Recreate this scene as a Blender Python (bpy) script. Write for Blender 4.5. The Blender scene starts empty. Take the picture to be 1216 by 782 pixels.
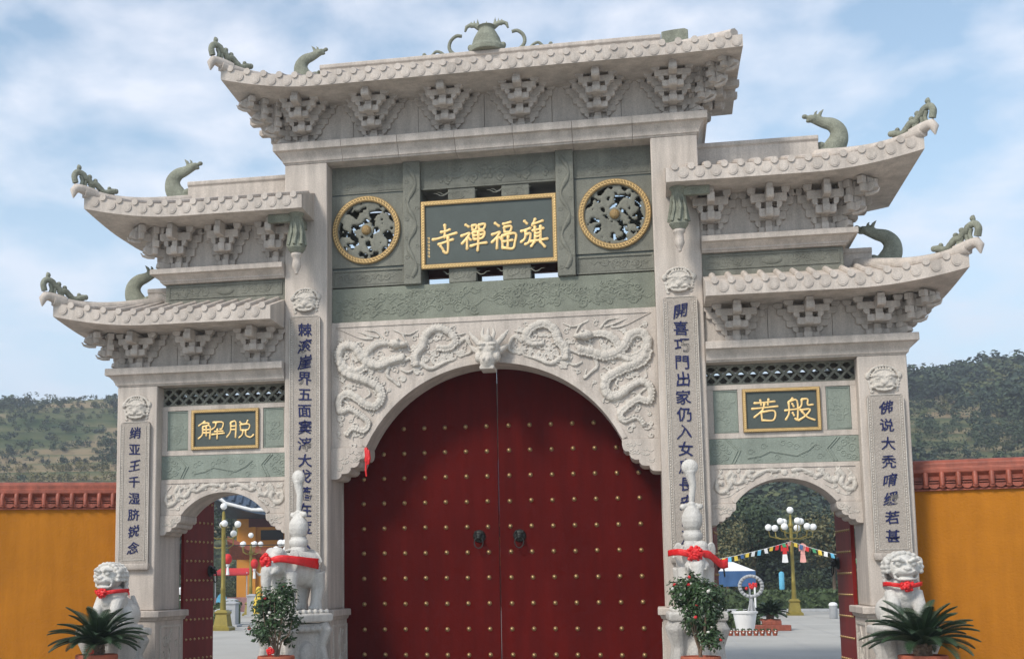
import bpy, bmesh, math, random
import numpy as np
from mathutils import Vector, Matrix, Euler, noise
random.seed(7)
PI = math.pi
C = bpy.context.scene.collection
SC = bpy.context.scene

# ---------------------------------------------------------------- camera
cam = bpy.data.cameras.new('camera')
camo = bpy.data.objects.new('camera', cam); C.objects.link(camo); SC.camera = camo
_y, _p, _r = .1930, .1219, -.0103
_f = Vector((-math.sin(_y)*math.cos(_p), math.cos(_y)*math.cos(_p), math.sin(_p)))
_rt = Vector((math.cos(_y), math.sin(_y), 0)); _up = _rt.cross(_f)
_R = _rt*math.cos(_r) + _up*math.sin(_r); _U = -_rt*math.sin(_r) + _up*math.cos(_r)
_m = Matrix((_R, _U, -_f)).transposed().to_4x4(); _m.translation = Vector((2.632, -20.242, 1.6))
camo.matrix_world = _m
cam.sensor_width = 36; cam.sensor_fit = 'HORIZONTAL'; cam.lens = 1492/1216*36
cam.shift_x = 121.25/1216; cam.shift_y = 117.4/1216
cam.clip_start = .1; cam.clip_end = 5000

# ---------------------------------------------------------------- light
SUN_EL, SUN_AZ = math.radians(43), math.radians(214)     # azimuth clockwise from +Y
w = bpy.data.worlds.new('World'); SC.world = w; w.use_nodes = True
nt = w.node_tree; nt.nodes.clear()
out = nt.nodes.new('ShaderNodeOutputWorld'); bg = nt.nodes.new('ShaderNodeBackground')
sky = nt.nodes.new('ShaderNodeTexSky'); sky.sky_type = 'NISHITA'; sky.sun_disc = False
sky.sun_elevation = SUN_EL; sky.sun_rotation = SUN_AZ; sky.air_density = 1.0; sky.dust_density = .7; sky.ozone_density = 2.0
tc = nt.nodes.new('ShaderNodeTexCoord'); sep = nt.nodes.new('ShaderNodeSeparateXYZ')
nt.links.new(tc.outputs['Generated'], sep.inputs[0])
def wm(op, a, b=None):
    n = nt.nodes.new('ShaderNodeMath'); n.operation = op
    for i, v in enumerate((a, b)):
        if v is None: continue
        if isinstance(v, (int, float)): n.inputs[i].default_value = v
        else: nt.links.new(v, n.inputs[i])
    return n.outputs[0]
den = wm('ADD', wm('MAXIMUM', sep.outputs[2], 0.0), .25)
cmb = nt.nodes.new('ShaderNodeCombineXYZ')
nt.links.new(wm('DIVIDE', sep.outputs[0], den), cmb.inputs[0]); nt.links.new(wm('DIVIDE', sep.outputs[1], den), cmb.inputs[1])
n1 = nt.nodes.new('ShaderNodeTexNoise'); n1.inputs['Scale'].default_value = 4.6; n1.inputs['Detail'].default_value = 7; n1.inputs['Roughness'].default_value = .52; n1.inputs['Distortion'].default_value = .15
nt.links.new(cmb.outputs[0], n1.inputs['Vector'])
cr = nt.nodes.new('ShaderNodeValToRGB'); cr.color_ramp.elements[0].position = .40; cr.color_ramp.elements[1].position = .64
nt.links.new(n1.outputs['Fac'], cr.inputs[0])
mix = nt.nodes.new('ShaderNodeMix'); mix.data_type = 'RGBA'
cf = wm('ADD', wm('MULTIPLY', cr.outputs[0], .72), .08)
hzn = wm('MULTIPLY', wm('MAXIMUM', wm('SUBTRACT', 1.0, wm('DIVIDE', wm('MAXIMUM', sep.outputs[2], 0.0), .30)), 0.0), .75)
nt.links.new(wm('ADD', cf, wm('MULTIPLY', wm('SUBTRACT', 1.0, cf), hzn)), mix.inputs[0])
gn = nt.nodes.new('ShaderNodeMix'); gn.data_type = 'RGBA'; gn.blend_type = 'MULTIPLY'; gn.inputs[0].default_value = 1; gn.inputs[7].default_value = (1.50, 1.50, 1.30, 1)
nt.links.new(sky.outputs[0], gn.inputs[6]); nt.links.new(gn.outputs[2], mix.inputs[6]); mix.inputs[7].default_value = (6.9, 7.0, 7.6, 1)
mix2 = nt.nodes.new('ShaderNodeMix'); mix2.data_type = 'RGBA'; mix2.inputs[7].default_value = (3.6, 4.7, 6.0, 1)
nt.links.new(wm('MULTIPLY', wm('MAXIMUM', wm('SUBTRACT', 1.0, wm('DIVIDE', wm('MAXIMUM', sep.outputs[2], 0.0), .42)), 0.0), .85), mix2.inputs[0])
nt.links.new(mix.outputs[2], mix2.inputs[6]); nt.links.new(mix2.outputs[2], bg.inputs['Color']); bg.inputs['Strength'].default_value = .108
nt.links.new(bg.outputs[0], out.inputs[0])
sl = bpy.data.lights.new('sun', 'SUN'); so = bpy.data.objects.new('sun', sl); C.objects.link(so)
sl.energy = 2.3; sl.angle = math.radians(14); sl.color = (1, .93, .84)
_d = Vector((math.sin(SUN_AZ)*math.cos(SUN_EL), math.cos(SUN_AZ)*math.cos(SUN_EL), math.sin(SUN_EL)))
so.rotation_euler = (-_d).to_track_quat('-Z', 'Y').to_euler()
SC.view_settings.view_transform = 'Standard'; SC.view_settings.look = 'None'
SC.view_settings.exposure = 0.54; SC.view_settings.gamma = 1
SC.cycles.max_bounces = 6; SC.cycles.volume_bounces = 0

# ---------------------------------------------------------------- materials
def mat(name, col, rough=.7, var=.15, scale=4, bump=.0, bscale=40, metal=0, col2=None, speck=0, stain=0, spec=.4, trans=0, emit=None):
    m = bpy.data.materials.new(name); m.use_nodes = True; t = m.node_tree; N = t.nodes; L = t.links
    b = N['Principled BSDF']; b.inputs['Roughness'].default_value = rough; b.inputs['Metallic'].default_value = metal
    b.inputs['Specular IOR Level'].default_value = spec
    co = N.new('ShaderNodeTexCoord').outputs['Object']
    geo = N.new('ShaderNodeNewGeometry').outputs['Position']
    n = N.new('ShaderNodeTexNoise'); n.inputs['Scale'].default_value = scale; n.inputs['Detail'].default_value = 6; n.inputs['Roughness'].default_value = .6
    L.new(geo, n.inputs['Vector'])
    r = N.new('ShaderNodeMapRange'); r.inputs[1].default_value = .3; r.inputs[2].default_value = .7; L.new(n.outputs['Fac'], r.inputs[0])
    mx = N.new('ShaderNodeMix'); mx.data_type = 'RGBA'; L.new(r.outputs[0], mx.inputs[0])
    a = tuple(c*(1-var) for c in col); c2 = col2 or tuple(min(1, c*(1+var)) for c in col)
    mx.inputs[6].default_value = (*a, 1); mx.inputs[7].default_value = (*c2, 1)
    cur = mx.outputs[2]
    def mul(cur, fac_sock, lo, hi=1.0):
        rr = N.new('ShaderNodeMapRange'); rr.inputs[3].default_value = lo; rr.inputs[4].default_value = hi; L.new(fac_sock, rr.inputs[0])
        q = N.new('ShaderNodeMix'); q.data_type = 'RGBA'; q.blend_type = 'MULTIPLY'; q.inputs[0].default_value = 1
        L.new(cur, q.inputs[6]); L.new(rr.outputs[0], q.inputs[7]); return q.outputs[2]
    if speck:
        s = N.new('ShaderNodeTexNoise'); s.inputs['Scale'].default_value = 55; s.inputs['Detail'].default_value = 3; L.new(geo, s.inputs['Vector'])
        s2 = N.new('ShaderNodeMapRange'); s2.inputs[1].default_value = .35; s2.inputs[2].default_value = .65; L.new(s.outputs['Fac'], s2.inputs[0])
        cur = mul(cur, s2.outputs[0], 1-speck, 1+speck*.5)
    if stain:
        mp = N.new('ShaderNodeMapping'); mp.inputs['Scale'].default_value = (3.2, 3.2, .35); L.new(geo, mp.inputs[0])
        s = N.new('ShaderNodeTexNoise'); s.inputs['Scale'].default_value = 1.6; s.inputs['Detail'].default_value = 8; s.inputs['Roughness'].default_value = .65; L.new(mp.outputs[0], s.inputs['Vector'])
        s2 = N.new('ShaderNodeMapRange'); s2.inputs[1].default_value = .38; s2.inputs[2].default_value = .62; L.new(s.outputs['Fac'], s2.inputs[0])
        cur = mul(cur, s2.outputs[0], 1-stain, 1.0)
    L.new(cur, b.inputs['Base Color'])
    if bump:
        bn = N.new('ShaderNodeTexNoise'); bn.inputs['Scale'].default_value = bscale; bn.inputs['Detail'].default_value = 4; L.new(co, bn.inputs['Vector'])
        bb = N.new('ShaderNodeBump'); bb.inputs['Strength'].default_value = bump; bb.inputs['Distance'].default_value = .02; L.new(bn.outputs['Fac'], bb.inputs['Height']); L.new(bb.outputs[0], b.inputs['Normal'])
    if trans:
        b.inputs['Subsurface Weight'].default_value = 0
    if emit:
        b.inputs['Emission Color'].default_value = (*emit, 1); b.inputs['Emission Strength'].default_value = .3
    return m
M = {}
M['granite'] = mat('granite', (.55, .488, .43), .75, .08, 1.2, .3, 90, speck=.13, stain=.26, spec=.25)
M['granite_rough'] = mat('granite_rough', (.55, .51, .455), .9, .08, 3, .8, 45, speck=.16, stain=.08, spec=.15)
M['granite_board'] = mat('granite_board', (.365, .325, .285), .9, .06, 3, .7, 60, speck=.14, spec=.15)
M['green_stone'] = mat('green_stone', (.20, .20, .165), .7, .18, 2.2, .5, 60, speck=.16, stain=.2, spec=.3)
M['green_mid'] = mat('green_mid', (.21, .225, .18), .75, .14, 2.5, .5, 60, speck=.16, stain=.16, spec=.3)
M['green_pale'] = mat('green_pale', (.24, .275, .235), .75, .12, 2.5, .4, 60, speck=.14, stain=.12, spec=.3)
M['green_dark'] = mat('green_dark', (.060, .075, .068), .5, .12, 3, .2, 80, speck=.12, spec=.4)
M['old_green'] = mat('old_green', (.25, .26, .205), .8, .25, 5, .8, 50, speck=.2, stain=.15, spec=.2)
M['gold'] = mat('gold_paint', (.80, .56, .24), .5, .12, 9, .2, 80, metal=.25, spec=.5)
M['gold_frame'] = mat('gold_frame', (.30, .20, .085), .5, .25, 60, .9, 60, metal=.2, spec=.4)
M['brass'] = mat('brass', (.42, .29, .14), .42, .15, 20, 0, metal=.9)
M['iron'] = mat('dark_iron', (.02, .022, .02), .45, .2, 20, .3, 60, metal=.4)
M['door_red'] = mat('door_red', (.085, .0036, .0024), .6, .16, .55, .12, 30, col2=(.092, .0042, .0030), stain=.22, spec=.06)
M['door_red_lit'] = mat('door_red_lit', (.17, .009, .007), .5, .15, .6, .12, 30, stain=.25, spec=.2)  # door red with the light on the open side leaves put into the colour
M['interior_red'] = mat('interior_red', (.09, .015, .012), .7, .2, 3)
M['blue_ink'] = mat('blue_paint', (.014, .019, .080), .7, .25, 30, spec=.2)
M['marble'] = mat('marble', (.60, .58, .54), .65, .10, 3, .6, 45, speck=.10, stain=.24, spec=.35)
M['pedestal'] = mat('pedestal_stone', (.47, .45, .42), .85, .1, 3, .7, 40, speck=.14, stain=.18, spec=.2)
M['ribbon'] = mat('red_ribbon', (.62, .012, .014), .45, .15, 14, .5, 40, spec=.5)
M['orange'] = mat('orange_plaster', (.40, .15, .013), .85, .12, .9, .45, 30, stain=.13, spec=.15)
M['terracotta'] = mat('terracotta', (.30, .075, .042), .5, .25, 7, .3, 50, stain=.3, spec=.5)
M['leaf_dark'] = mat('cycad_leaf', (.022, .045, .020), .5, .4, 6, spec=.4)
M['leaf'] = mat('camellia_leaf', (.030, .062, .020), .4, .45, 9, spec=.5)
M['bark'] = mat('bark', (.16, .115, .08), .9, .25, 12, .6, 40)
M['flower_red'] = mat('flower_red', (.60, .03, .035), .6, .25, 25)
M['flower_white'] = mat('flower_white', (.75, .72, .66), .6, .1, 25)
M['pot'] = mat('clay_pot', (.33, .085, .045), .7, .2, 8, .3)
M['paving'] = mat('paving', (.375, .365, .335), .85, .12, .35, .2, 10, stain=0, spec=.2)
M['ground'] = mat('ground', (.20, .19, .13), .95, .3, .05)
M['lamp_post'] = mat('lamp_post_paint', (.24, .19, .04), .45, .15, 6, metal=.3)
M['globe'] = mat('lamp_globe', (.80, .80, .78), .25, .03, 3)
M['scrub'] = mat('scrub_leaf', (.17, .15, .06), .8, .35, .4, spec=.15)
M['hedge'] = mat('hedge_leaf', (.055, .085, .030), .6, .4, 3)
M['white'] = mat('white_paint', (.75, .75, .74), .6, .06, 3)
M['cloth_red'] = mat('red_cloth', (.55, .02, .02), .7, .15, 6)
M['cloth_blue'] = mat('blue_cloth', (.035, .095, .22), .7, .15, 4)
M['cloth_lightblue'] = mat('light_blue_cloth', (.12, .42, .60), .7, .15, 4)
M['cloth_yellow'] = mat('yellow_cloth', (.70, .50, .06), .7, .15, 4)
M['cloth_green'] = mat('green_cloth', (.04, .24, .10), .7, .15, 4)
M['cloth_pink'] = mat('pink_cloth', (.70, .34, .30), .7, .15, 4)
M['temple_orange'] = mat('temple_plaster', (.52, .22, .03), .85, .1, 1)
M['blue_tile'] = mat('dark_blue_tile', (.045, .07, .11), .5, .3, 3, .3)
M['grey_stone'] = mat('grey_stone', (.36, .37, .38), .8, .15, 4, .3)
M['dark'] = mat('dark_opening', (.02, .017, .015), .8, .2, 3)
for i, c in enumerate([(.052, .074, .040), (.085, .098, .042), (.034, .052, .036), (.125, .118, .060)]):
    M['wood%d' % i] = mat('woodland_leaf', c, .8, .4, .15, spec=.2)

# ---------------------------------------------------------------- mesh builder
class MB:
    def __init__(s): s.v = []; s.f = []
    def add(s, vs, fs):
        o = len(s.v); s.v += [tuple(v) for v in vs]; s.f += [tuple(i+o for i in f) for f in fs]; return s
    def box(s, x0, x1, y0, y1, z0, z1, c=0):
        if c:
            return s.prism([(x0+c, z0), (x1-c, z0), (x1, z0+c), (x1, z1-c), (x1-c, z1), (x0+c, z1), (x0, z1-c), (x0, z0+c)], y0, y1)
        v = [(x, y, z) for x in (x0, x1) for y in (y0, y1) for z in (z0, z1)]
        return s.add(v, [(0, 1, 3, 2), (4, 6, 7, 5), (0, 4, 5, 1), (2, 3, 7, 6), (0, 2, 6, 4), (1, 5, 7, 3)])
    def prism(s, poly, a, b, axis='y'):            # polygon in the two other axes, extruded from a to b
        n = len(poly)
        def P(p, t): return (p[0], t, p[1]) if axis == 'y' else ((t, p[0], p[1]) if axis == 'x' else (p[0], p[1], t))
        v = [P(p, a) for p in poly]+[P(p, b) for p in poly]
        f = [tuple(range(n)), tuple(range(2*n-1, n-1, -1))]+[(i, i+n, (i+1) % n+n, (i+1) % n) for i in range(n)]
        return s.add(v, f)
    def strip(s, top, bot, a, b, close=True):      # thick band between two polylines of (x,z), y from a to b
        n = len(top); v = []
        for (p, q) in zip(top, bot): v += [(p[0], a, p[1]), (q[0], a, q[1]), (p[0], b, p[1]), (q[0], b, q[1])]
        f = []
        for i in range(n-1):
            o = 4*i
            f += [(o, o+1, o+5, o+4), (o+2, o+6, o+7, o+3), (o, o+4, o+6, o+2), (o+1, o+3, o+7, o+5)]
        f += [(0, 2, 3, 1), (4*n-4, 4*n-3, 4*n-1, 4*n-2)]
        return s.add(v, f)
    def tube(s, path, rad, n=8, sy=1.0, cap=True, up=(0, 1, 0)):
        P = [Vector(p) for p in path]; k = len(P)
        if not isinstance(rad, (list, tuple)): rad = [rad]*k
        vs = []; u = Vector(up)
        for i, p in enumerate(P):
            t = (P[min(i+1, k-1)]-P[max(i-1, 0)])
            if t.length < 1e-9: t = Vector((0, 0, 1))
            t.normalize(); a = t.cross(u)
            if a.length < 1e-3: a = t.cross(Vector((1, 0, .01)))
            a.normalize(); b = a.cross(t).normalized()
            for j in range(n):
                th = 2*PI*j/n; vs.append(p+a*math.cos(th)*rad[i]+b*math.sin(th)*rad[i]*sy)
        fs = [(i*n+j, i*n+(j+1) % n, (i+1)*n+(j+1) % n, (i+1)*n+j) for i in range(k-1) for j in range(n)]
        if cap: fs += [tuple(range(n-1, -1, -1)), tuple(range((k-1)*n, k*n))]
        return s.add(vs, fs)
    def ell(s, c, r, seg=12, rings=8, rot=None):
        c = Vector(c); r = (r, r, r) if isinstance(r, (int, float)) else r
        R = Euler(rot).to_matrix() if rot else None
        vs = []
        for i in range(rings+1):
            ph = PI*i/rings
            for j in range(seg):
                th = 2*PI*j/seg; v = Vector((r[0]*math.sin(ph)*math.cos(th), r[1]*math.sin(ph)*math.sin(th), r[2]*math.cos(ph)))
                if R: v = R @ v
                vs.append(c+v)
        fs = [(i*seg+j, (i+1)*seg+j, (i+1)*seg+(j+1) % seg, i*seg+(j+1) % seg) for i in range(rings) for j in range(seg)]
        return s.add(vs, fs)
    def lathe(s, prof, seg=20, c=(0, 0, 0)):       # prof [(r,z)]
        vs = [(c[0]+r*math.cos(2*PI*j/seg), c[1]+r*math.sin(2*PI*j/seg), c[2]+z) for r, z in prof for j in range(seg)]
        fs = [(i*seg+j, i*seg+(j+1) % seg, (i+1)*seg+(j+1) % seg, (i+1)*seg+j) for i in range(len(prof)-1) for j in range(seg)]
        fs += [tuple(range(seg-1, -1, -1)), tuple(range((len(prof)-1)*seg, len(prof)*seg))]
        return s.add(vs, fs)
    def disc(s, c, r, y0, y1, n=12, rz=None):      # short cylinder along y
        rz = rz or r
        return s.prism([(c[0]+r*math.cos(2*PI*j/n), c[1]+rz*math.sin(2*PI*j/n)) for j in range(n)], y0, y1)
    def xf(s, m):
        s.v = [tuple(m @ Vector(v)) for v in s.v]; return s
    def mesh(s, name, m, smooth=35):
        me = bpy.data.meshes.new(name); me.from_pydata(s.v, [], s.f); me.validate(); me.update()
        bm = bmesh.new(); bm.from_mesh(me); bmesh.ops.remove_doubles(bm, verts=bm.verts, dist=1e-5); bmesh.ops.recalc_face_normals(bm, faces=bm.faces); bm.to_mesh(me); bm.free()
        me.materials.append(M[m] if isinstance(m, str) else m)
        if smooth: me.shade_smooth(); me.set_sharp_from_angle(angle=math.radians(smooth))
        return me
    def build(s, name, m, parent=None, smooth=35, bevel=0, remesh=0, loc=None):
        o = bpy.data.objects.new(name, s.mesh(name, m, smooth)); C.objects.link(o); o.parent = parent
        if loc: o.location = loc
        if bevel:
            md = o.modifiers.new('bevel', 'BEVEL'); md.width = bevel; md.segments = 2; md.limit_method = 'ANGLE'; md.angle_limit = .6
        if remesh:
            md = o.modifiers.new('remesh', 'REMESH'); md.mode = 'VOXEL'; md.voxel_size = remesh; md.use_smooth_shade = True
            md = o.modifiers.new('smooth', 'SMOOTH'); md.factor = .5; md.iterations = 3
        return o
def inst(me, name, parent, loc=(0, 0, 0), rot=(0, 0, 0), sc=(1, 1, 1)):
    o = bpy.data.objects.new(name, me); C.objects.link(o); o.parent = parent; o.location = loc; o.rotation_euler = rot; o.scale = sc; return o
def tag(o, label=None, cat=None, group=None, kind=None):
    if label: o['label'] = label
    if cat: o['category'] = cat
    if group: o['group'] = group
    if kind: o['kind'] = kind
    return o
def empty(name, loc=(0, 0, 0), rz=0, label=None, cat=None, group=None, sc=1):
    o = bpy.data.objects.new(name, None); C.objects.link(o); o.location = loc; o.rotation_euler = (0, 0, rz); o.scale = (sc, sc, sc)
    o.empty_display_size = .2
    return tag(o, label, cat, group)
def copy_tree(o, parent=None):
    c = o.copy(); C.objects.link(c); c.parent = parent
    for ch in list(o.children): copy_tree(ch, c)
    return c
def lerp(a, b, t): return a+(b-a)*t
def smooth_path(pts, k=4):                        # catmull-rom
    P = [Vector(p) for p in pts]
    if len(P) < 3: return [P[0].lerp(P[-1], i/k) for i in range(k+1)]
    P = [2*P[0]-P[1]]+P+[2*P[-1]-P[-2]]; o = []
    for i in range(1, len(P)-2):
        for j in range(k):
            t = j/k; a, b, c, d = P[i-1:i+3]
            o.append(.5*((2*b)+(c-a)*t+(2*a-5*b+4*c-d)*t*t+(3*b-a-3*c+d)*t**3))
    o.append(P[-2]); return o

# ================================================================ ground
def sheet(name, x0, x1, y0, y1, z, m, n=1):
    b = MB(); b.add([(x0, y0, z), (x1, y0, z), (x1, y1, z), (x0, y1, z)], [(0, 1, 2, 3)]); o = b.build(name, m, smooth=0); return tag(o, kind='structure')
sheet('ground', -900, 900, -60, 1200, -.02, 'ground')
sheet('plaza_paving', -45, 40, -40, 44, 0, 'paving')
jb = MB()                                            # paving joints: thin darker strips in recess
for i in range(-30, 27): jb.add([(i*1.5, -5, .004), (i*1.5+.015, -5, .004), (i*1.5+.015, 44, .004), (i*1.5, 44, .004)], [(0, 1, 2, 3)])
for j in range(0, 33): jb.add([(-45, -4+j*1.5, .008), (40, -4+j*1.5, .008), (40, -3.985+j*1.5, .008), (-45, -3.985+j*1.5, .008)], [(0, 1, 2, 3)])
tag(jb.build('paving_joints', 'grey_stone', smooth=0), kind='structure')

# ================================================================ gateway
gate = empty('stone_gateway', (0, 0, 0), 0, 'tall pale granite temple archway with three bays, stacked curved roofs and red doors', 'gateway')
XIO, XII, XOO, XOI = 3.4815, 2.731, 6.5, 5.768
YB = 1.15
def loft(b, rings):                                  # rings of (x0,x1,y0,y1,z)
    vs = [p for (x0, x1, y0, y1, z) in rings for p in ((x0, y0, z), (x1, y0, z), (x1, y1, z), (x0, y1, z))]
    fs = [(4*i+j, 4*i+(j+1) % 4, 4*i+4+(j+1) % 4, 4*i+4+j) for i in range(len(rings)-1) for j in range(4)]
    n = 4*(len(rings)-1); return b.add(vs, fs+[(3, 2, 1, 0), (n, n+1, n+2, n+3)])
for s in (-1, 1):
    for (a, c, top) in ((XII, XIO, 8.78), (XOI, XOO, 5.017)):
        x0, x1 = sorted((s*a, s*c))
        MB().box(x0, x1, 0, YB, 1.17, top).build('column', 'granite', gate, bevel=.022)
        b = MB(); e = .055
        loft(b, [(x0-e, x1+e, -e, YB+e, 0), (x0-e, x1+e, -e, YB+e, 1.0), (x0-e-.02, x1+e+.02, -e-.02, YB+e+.02, 1.0), (x0-.10, x1+.10, -.10, YB+.10, 1.06),
                 (x0-.13, x1+.13, -.13, YB+.13, 1.06), (x0-.13, x1+.13, -.13, YB+.13, 1.16), (x0-.115, x1+.115, -.115, YB+.115, 1.17)])
        ped = b.build('column_pedestal', 'granite', gate, bevel=.008)
        # carved side panel facing the opening
        xi = s*(a)-s*e; fr = MB(); y0, y1, z0, z1 = .12, YB-.1, .18, .92
        for (p, q, r_, t_) in ((y0, y1, z0, z0+.04), (y0, y1, z1-.04, z1), (y0, y0+.04, z0+.04, z1-.04), (y1-.04, y1, z0+.04, z1-.04)):
            fr.box(*sorted((xi, xi-s*.014)), p, q, r_, t_)
        random.seed(int(a*10)+s)
        for k in range(9):
            cy, cz = random.uniform(y0+.15, y1-.15), random.uniform(z0+.12, z1-.12); rr = random.uniform(.03, .08)
            pts = [(xi, cy+rr*math.cos(t)*(1-t/9), cz+rr*1.5*math.sin(t)*(1-t/9)) for t in [i*.7 for i in range(9)]]
            fr.tube(pts, .013, 5)
        fr.tube([(xi, .5, .25), (xi, .6, .45), (xi, .48, .62), (xi, .62, .85)], .02, 5)
        fr.build('carved_panel', 'granite_rough', ped)

def scroll(b, cx, cz, r, y, rad, turns=1.6, dirn=1, ph=0, n=14, sy=.6):
    b.tube([(cx+r*(1-.8*t)*math.cos(ph+dirn*t*turns*2*PI), y, cz+r*(1-.8*t)*math.sin(ph+dirn*t*turns*2*PI)) for t in [i/n for i in range(n+1)]], [rad*(1-.35*i/n) for i in range(n+1)], 5, sy)
def vine(b, x0, x1, z0, z1, y, rad, seed, waves=3, amp=.3, curls=True):
    R = random.Random(seed); zc = (z0+z1)/2; h = (z1-z0)/2
    n = int(abs(x1-x0)*14)+6
    pts = [(lerp(x0, x1, i/n), y, zc+amp*h*math.sin(i/n*waves*2*PI+R.random()*.2)) for i in range(n+1)]
    b.tube(pts, rad, 5, .6)
    if curls:
        m = int(waves*2)+1
        for k in range(m):
            x = lerp(x0, x1, (k+.5)/m); sg = 1 if k % 2 else -1
            scroll(b, x, zc+sg*h*.5, h*.38, y, rad, 1.4, sg, PI/2*sg)
            scroll(b, x+h*.55, zc-sg*h*.45, h*.26, y, rad*.9, 1.2, -sg, -PI/2*sg)
def clouds(b, x0, x1, z0, z1, y, rad, seed, count):
    R = random.Random(seed); h = z1-z0
    for k in range(count):
        x = R.uniform(x0+.1, x1-.1); z = R.uniform(z0+.08, z1-.08); r = R.uniform(.045, .095)
        sg = R.choice((-1, 1))
        scroll(b, x, z, r, y, rad, 1.3, sg, R.uniform(0, 6), 10)
        L = R.uniform(.12, .35)
        pts = [(x+sg*(r+i/6*L), y, min(z1-.03, max(z0+.03, z+.03*math.sin(i*1.4)+r*.3))) for i in range(7)]
        b.tube(pts, [rad*(1-.12*i) for i in range(7)], 5, .6)

# ---------------------------------------------------------------- cornices
def cornice(x0, x1, zt, zb, e0, e1):                 # e0/e1: 1 where the end is free
    o = .17; h = zt-zb
    prof = [(zb, .0), (zb+.03, .012), (zb+.03, .03), (zb+.06, .035), (zb+h*.35, .06), (zb+h*.5, .10), (zb+h*.58, .125), (zb+h*.58, .145), (zb+h*.62, .17), (zt-.01, .17), (zt, .16)]
    return loft(MB(), [(x0-q*e0, x1+q*e1, -q, YB+q, z) for z, q in prof])
co = cornice(-3.4815, -2.45, 9.12, 8.78, 1, 0).build('cornice', 'granite', gate, bevel=.004)
for i in range(6):
    e0 = -2.45+i*4.9/5
    if i < 5: cornice(e0+.004, e0+.98-.001, 9.12, 8.78, 0, 0).build('cornice_block', 'granite', co, bevel=.004)
    else: cornice(2.454, 3.4815, 9.12, 8.78, 0, 1).build('cornice_block', 'granite', co, bevel=.004)
for s in (-1, 1):
    a, c = sorted((s*XIO, s*5.70)); cornice(a, c, 7.04, 6.80, s < 0, s > 0).build('cornice', 'granite', gate, bevel=.004)
    a, c = sorted((s*XIO, s*6.5)); cornice(a, c, 5.33, 5.017, s < 0, s > 0).build('cornice', 'granite', gate, bevel=.004)
    # carved green beam under the upper cornice
    a, c = sorted((s*XIO, s*5.66)); gb = MB().box(a, c, .06, 1.1, 6.38, 6.80).build('carved_beam', 'green_stone', gate, bevel=.01)
    rb = MB(); z0, z1 = 6.53, 6.76
    for (p, q, r_, t_) in ((a+.06, c-.06, z0, z0+.018), (a+.06, c-.06, z1-.018, z1), (a+.06, a+.078, z0+.018, z1-.018), (c-.078, c-.06, z0+.018, z1-.018)): rb.box(p, q, .045, .065, r_, t_)
    rb.ell(((a+c)/2, .06, 6.645), (.17, .02, .075), 16, 6)
    clouds(rb, a+.12, (a+c)/2-.2, z0, z1, .06, .016, 5, 9); clouds(rb, (a+c)/2+.2, c-.12, z0, z1, .06, .016, 6, 9)
    rb.build('beam_carving', 'green_stone', gb)

# ---------------------------------------------------------------- bracket sets
def bracket_meshes(n, h, ds=.21):
    a = .56*h; core = MB(); arms = []
    def dou(x, y, z, w=.055):
        core.add([(x+sx*w*(.7 if k == 0 else 1), y+sy*.056*(.7 if k == 0 else 1), z+(0 if k == 0 else (.45*(h-a) if k == 1 else (h-a)+.003))) for k in range(3) for sx, sy in ((-1, -1), (1, -1), (1, 1), (-1, 1))],
                 [(4*i+j, 4*i+(j+1) % 4, 4*i+4+(j+1) % 4, 4*i+4+j) for i in range(2) for j in range(4)]+[(3, 2, 1, 0), (8, 9, 10, 11)])
    for k in range(n-1):
        for j in range(k, n):
            wd = (.155+.105*(j-k) if n == 4 else .165+.128*(j-k)); z = j*h; y = -k*ds; m = MB()
            m.prism([(-wd, z+.26*a), (-wd+.01, z+.07*a), (-wd+.03, z), (wd-.03, z), (wd-.01, z+.07*a), (wd, z+.26*a), (wd, z+a), (-wd, z+a)], y-.06, y+.05)
            for sg in (-1, 1):                       # flared blocks that leave one small square hole beside the nose
                q = lambda u, v: (sg*u, z+v); xi = .125 if j < n-1 else wd-.075; xo = wd+.048
                if xo-xi > .03: m.prism([q(xi, a-.001), q(wd-.001, a-.001), q(xo-.02, a+.02), q(xo-.004, a+.045), q(xo, a+.06), q(xo, h+.002), q(xi-(.02 if j == n-1 else 0), h+.002)], y-.055, y+.045)
            arms.append(m)
    for j in range(n):
        z = j*h; L = min(j, n-1)*ds+.11
        core.prism([(.15, z-.004), (.15, z+a+.004), (-L, z+a+.004), (-L, z+a*.2), (-L+.03, z-.004)], -.058, .058, 'x')
        core.box(-.050, .050, -L+.035, .1, z+a, z+h-.004)
    core.box(-.075, .075, -.1, .1, -.01, .03)
    return core, arms
BR = {}
for key, n, h in (('c', 4, .176), ('u', 3, .240), ('l', 3, .196)):
    core, arms = bracket_meshes(n, h)
    BR[key] = (core.mesh('bracket_core', 'granite', 20), [x.mesh('bracket_arm', 'granite', 20) for x in arms])
def bracket(key, x, y, z, rz=0):
    o = inst(BR[key][0], 'bracket_set', gate, (x, y, z), (0, 0, rz), ({'c': 1.12, 'u': .96, 'l': 1.08}[key], 1.06, 1))
    md = o.modifiers.new('bevel', 'BEVEL'); md.width = .006; md.segments = 1; md.limit_method = 'ANGLE'
    for me in BR[key][1]:
        c = inst(me, 'bracket_arm', o); md = c.modifiers.new('bevel', 'BEVEL'); md.width = .007; md.segments = 1; md.limit_method = 'ANGLE'
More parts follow.
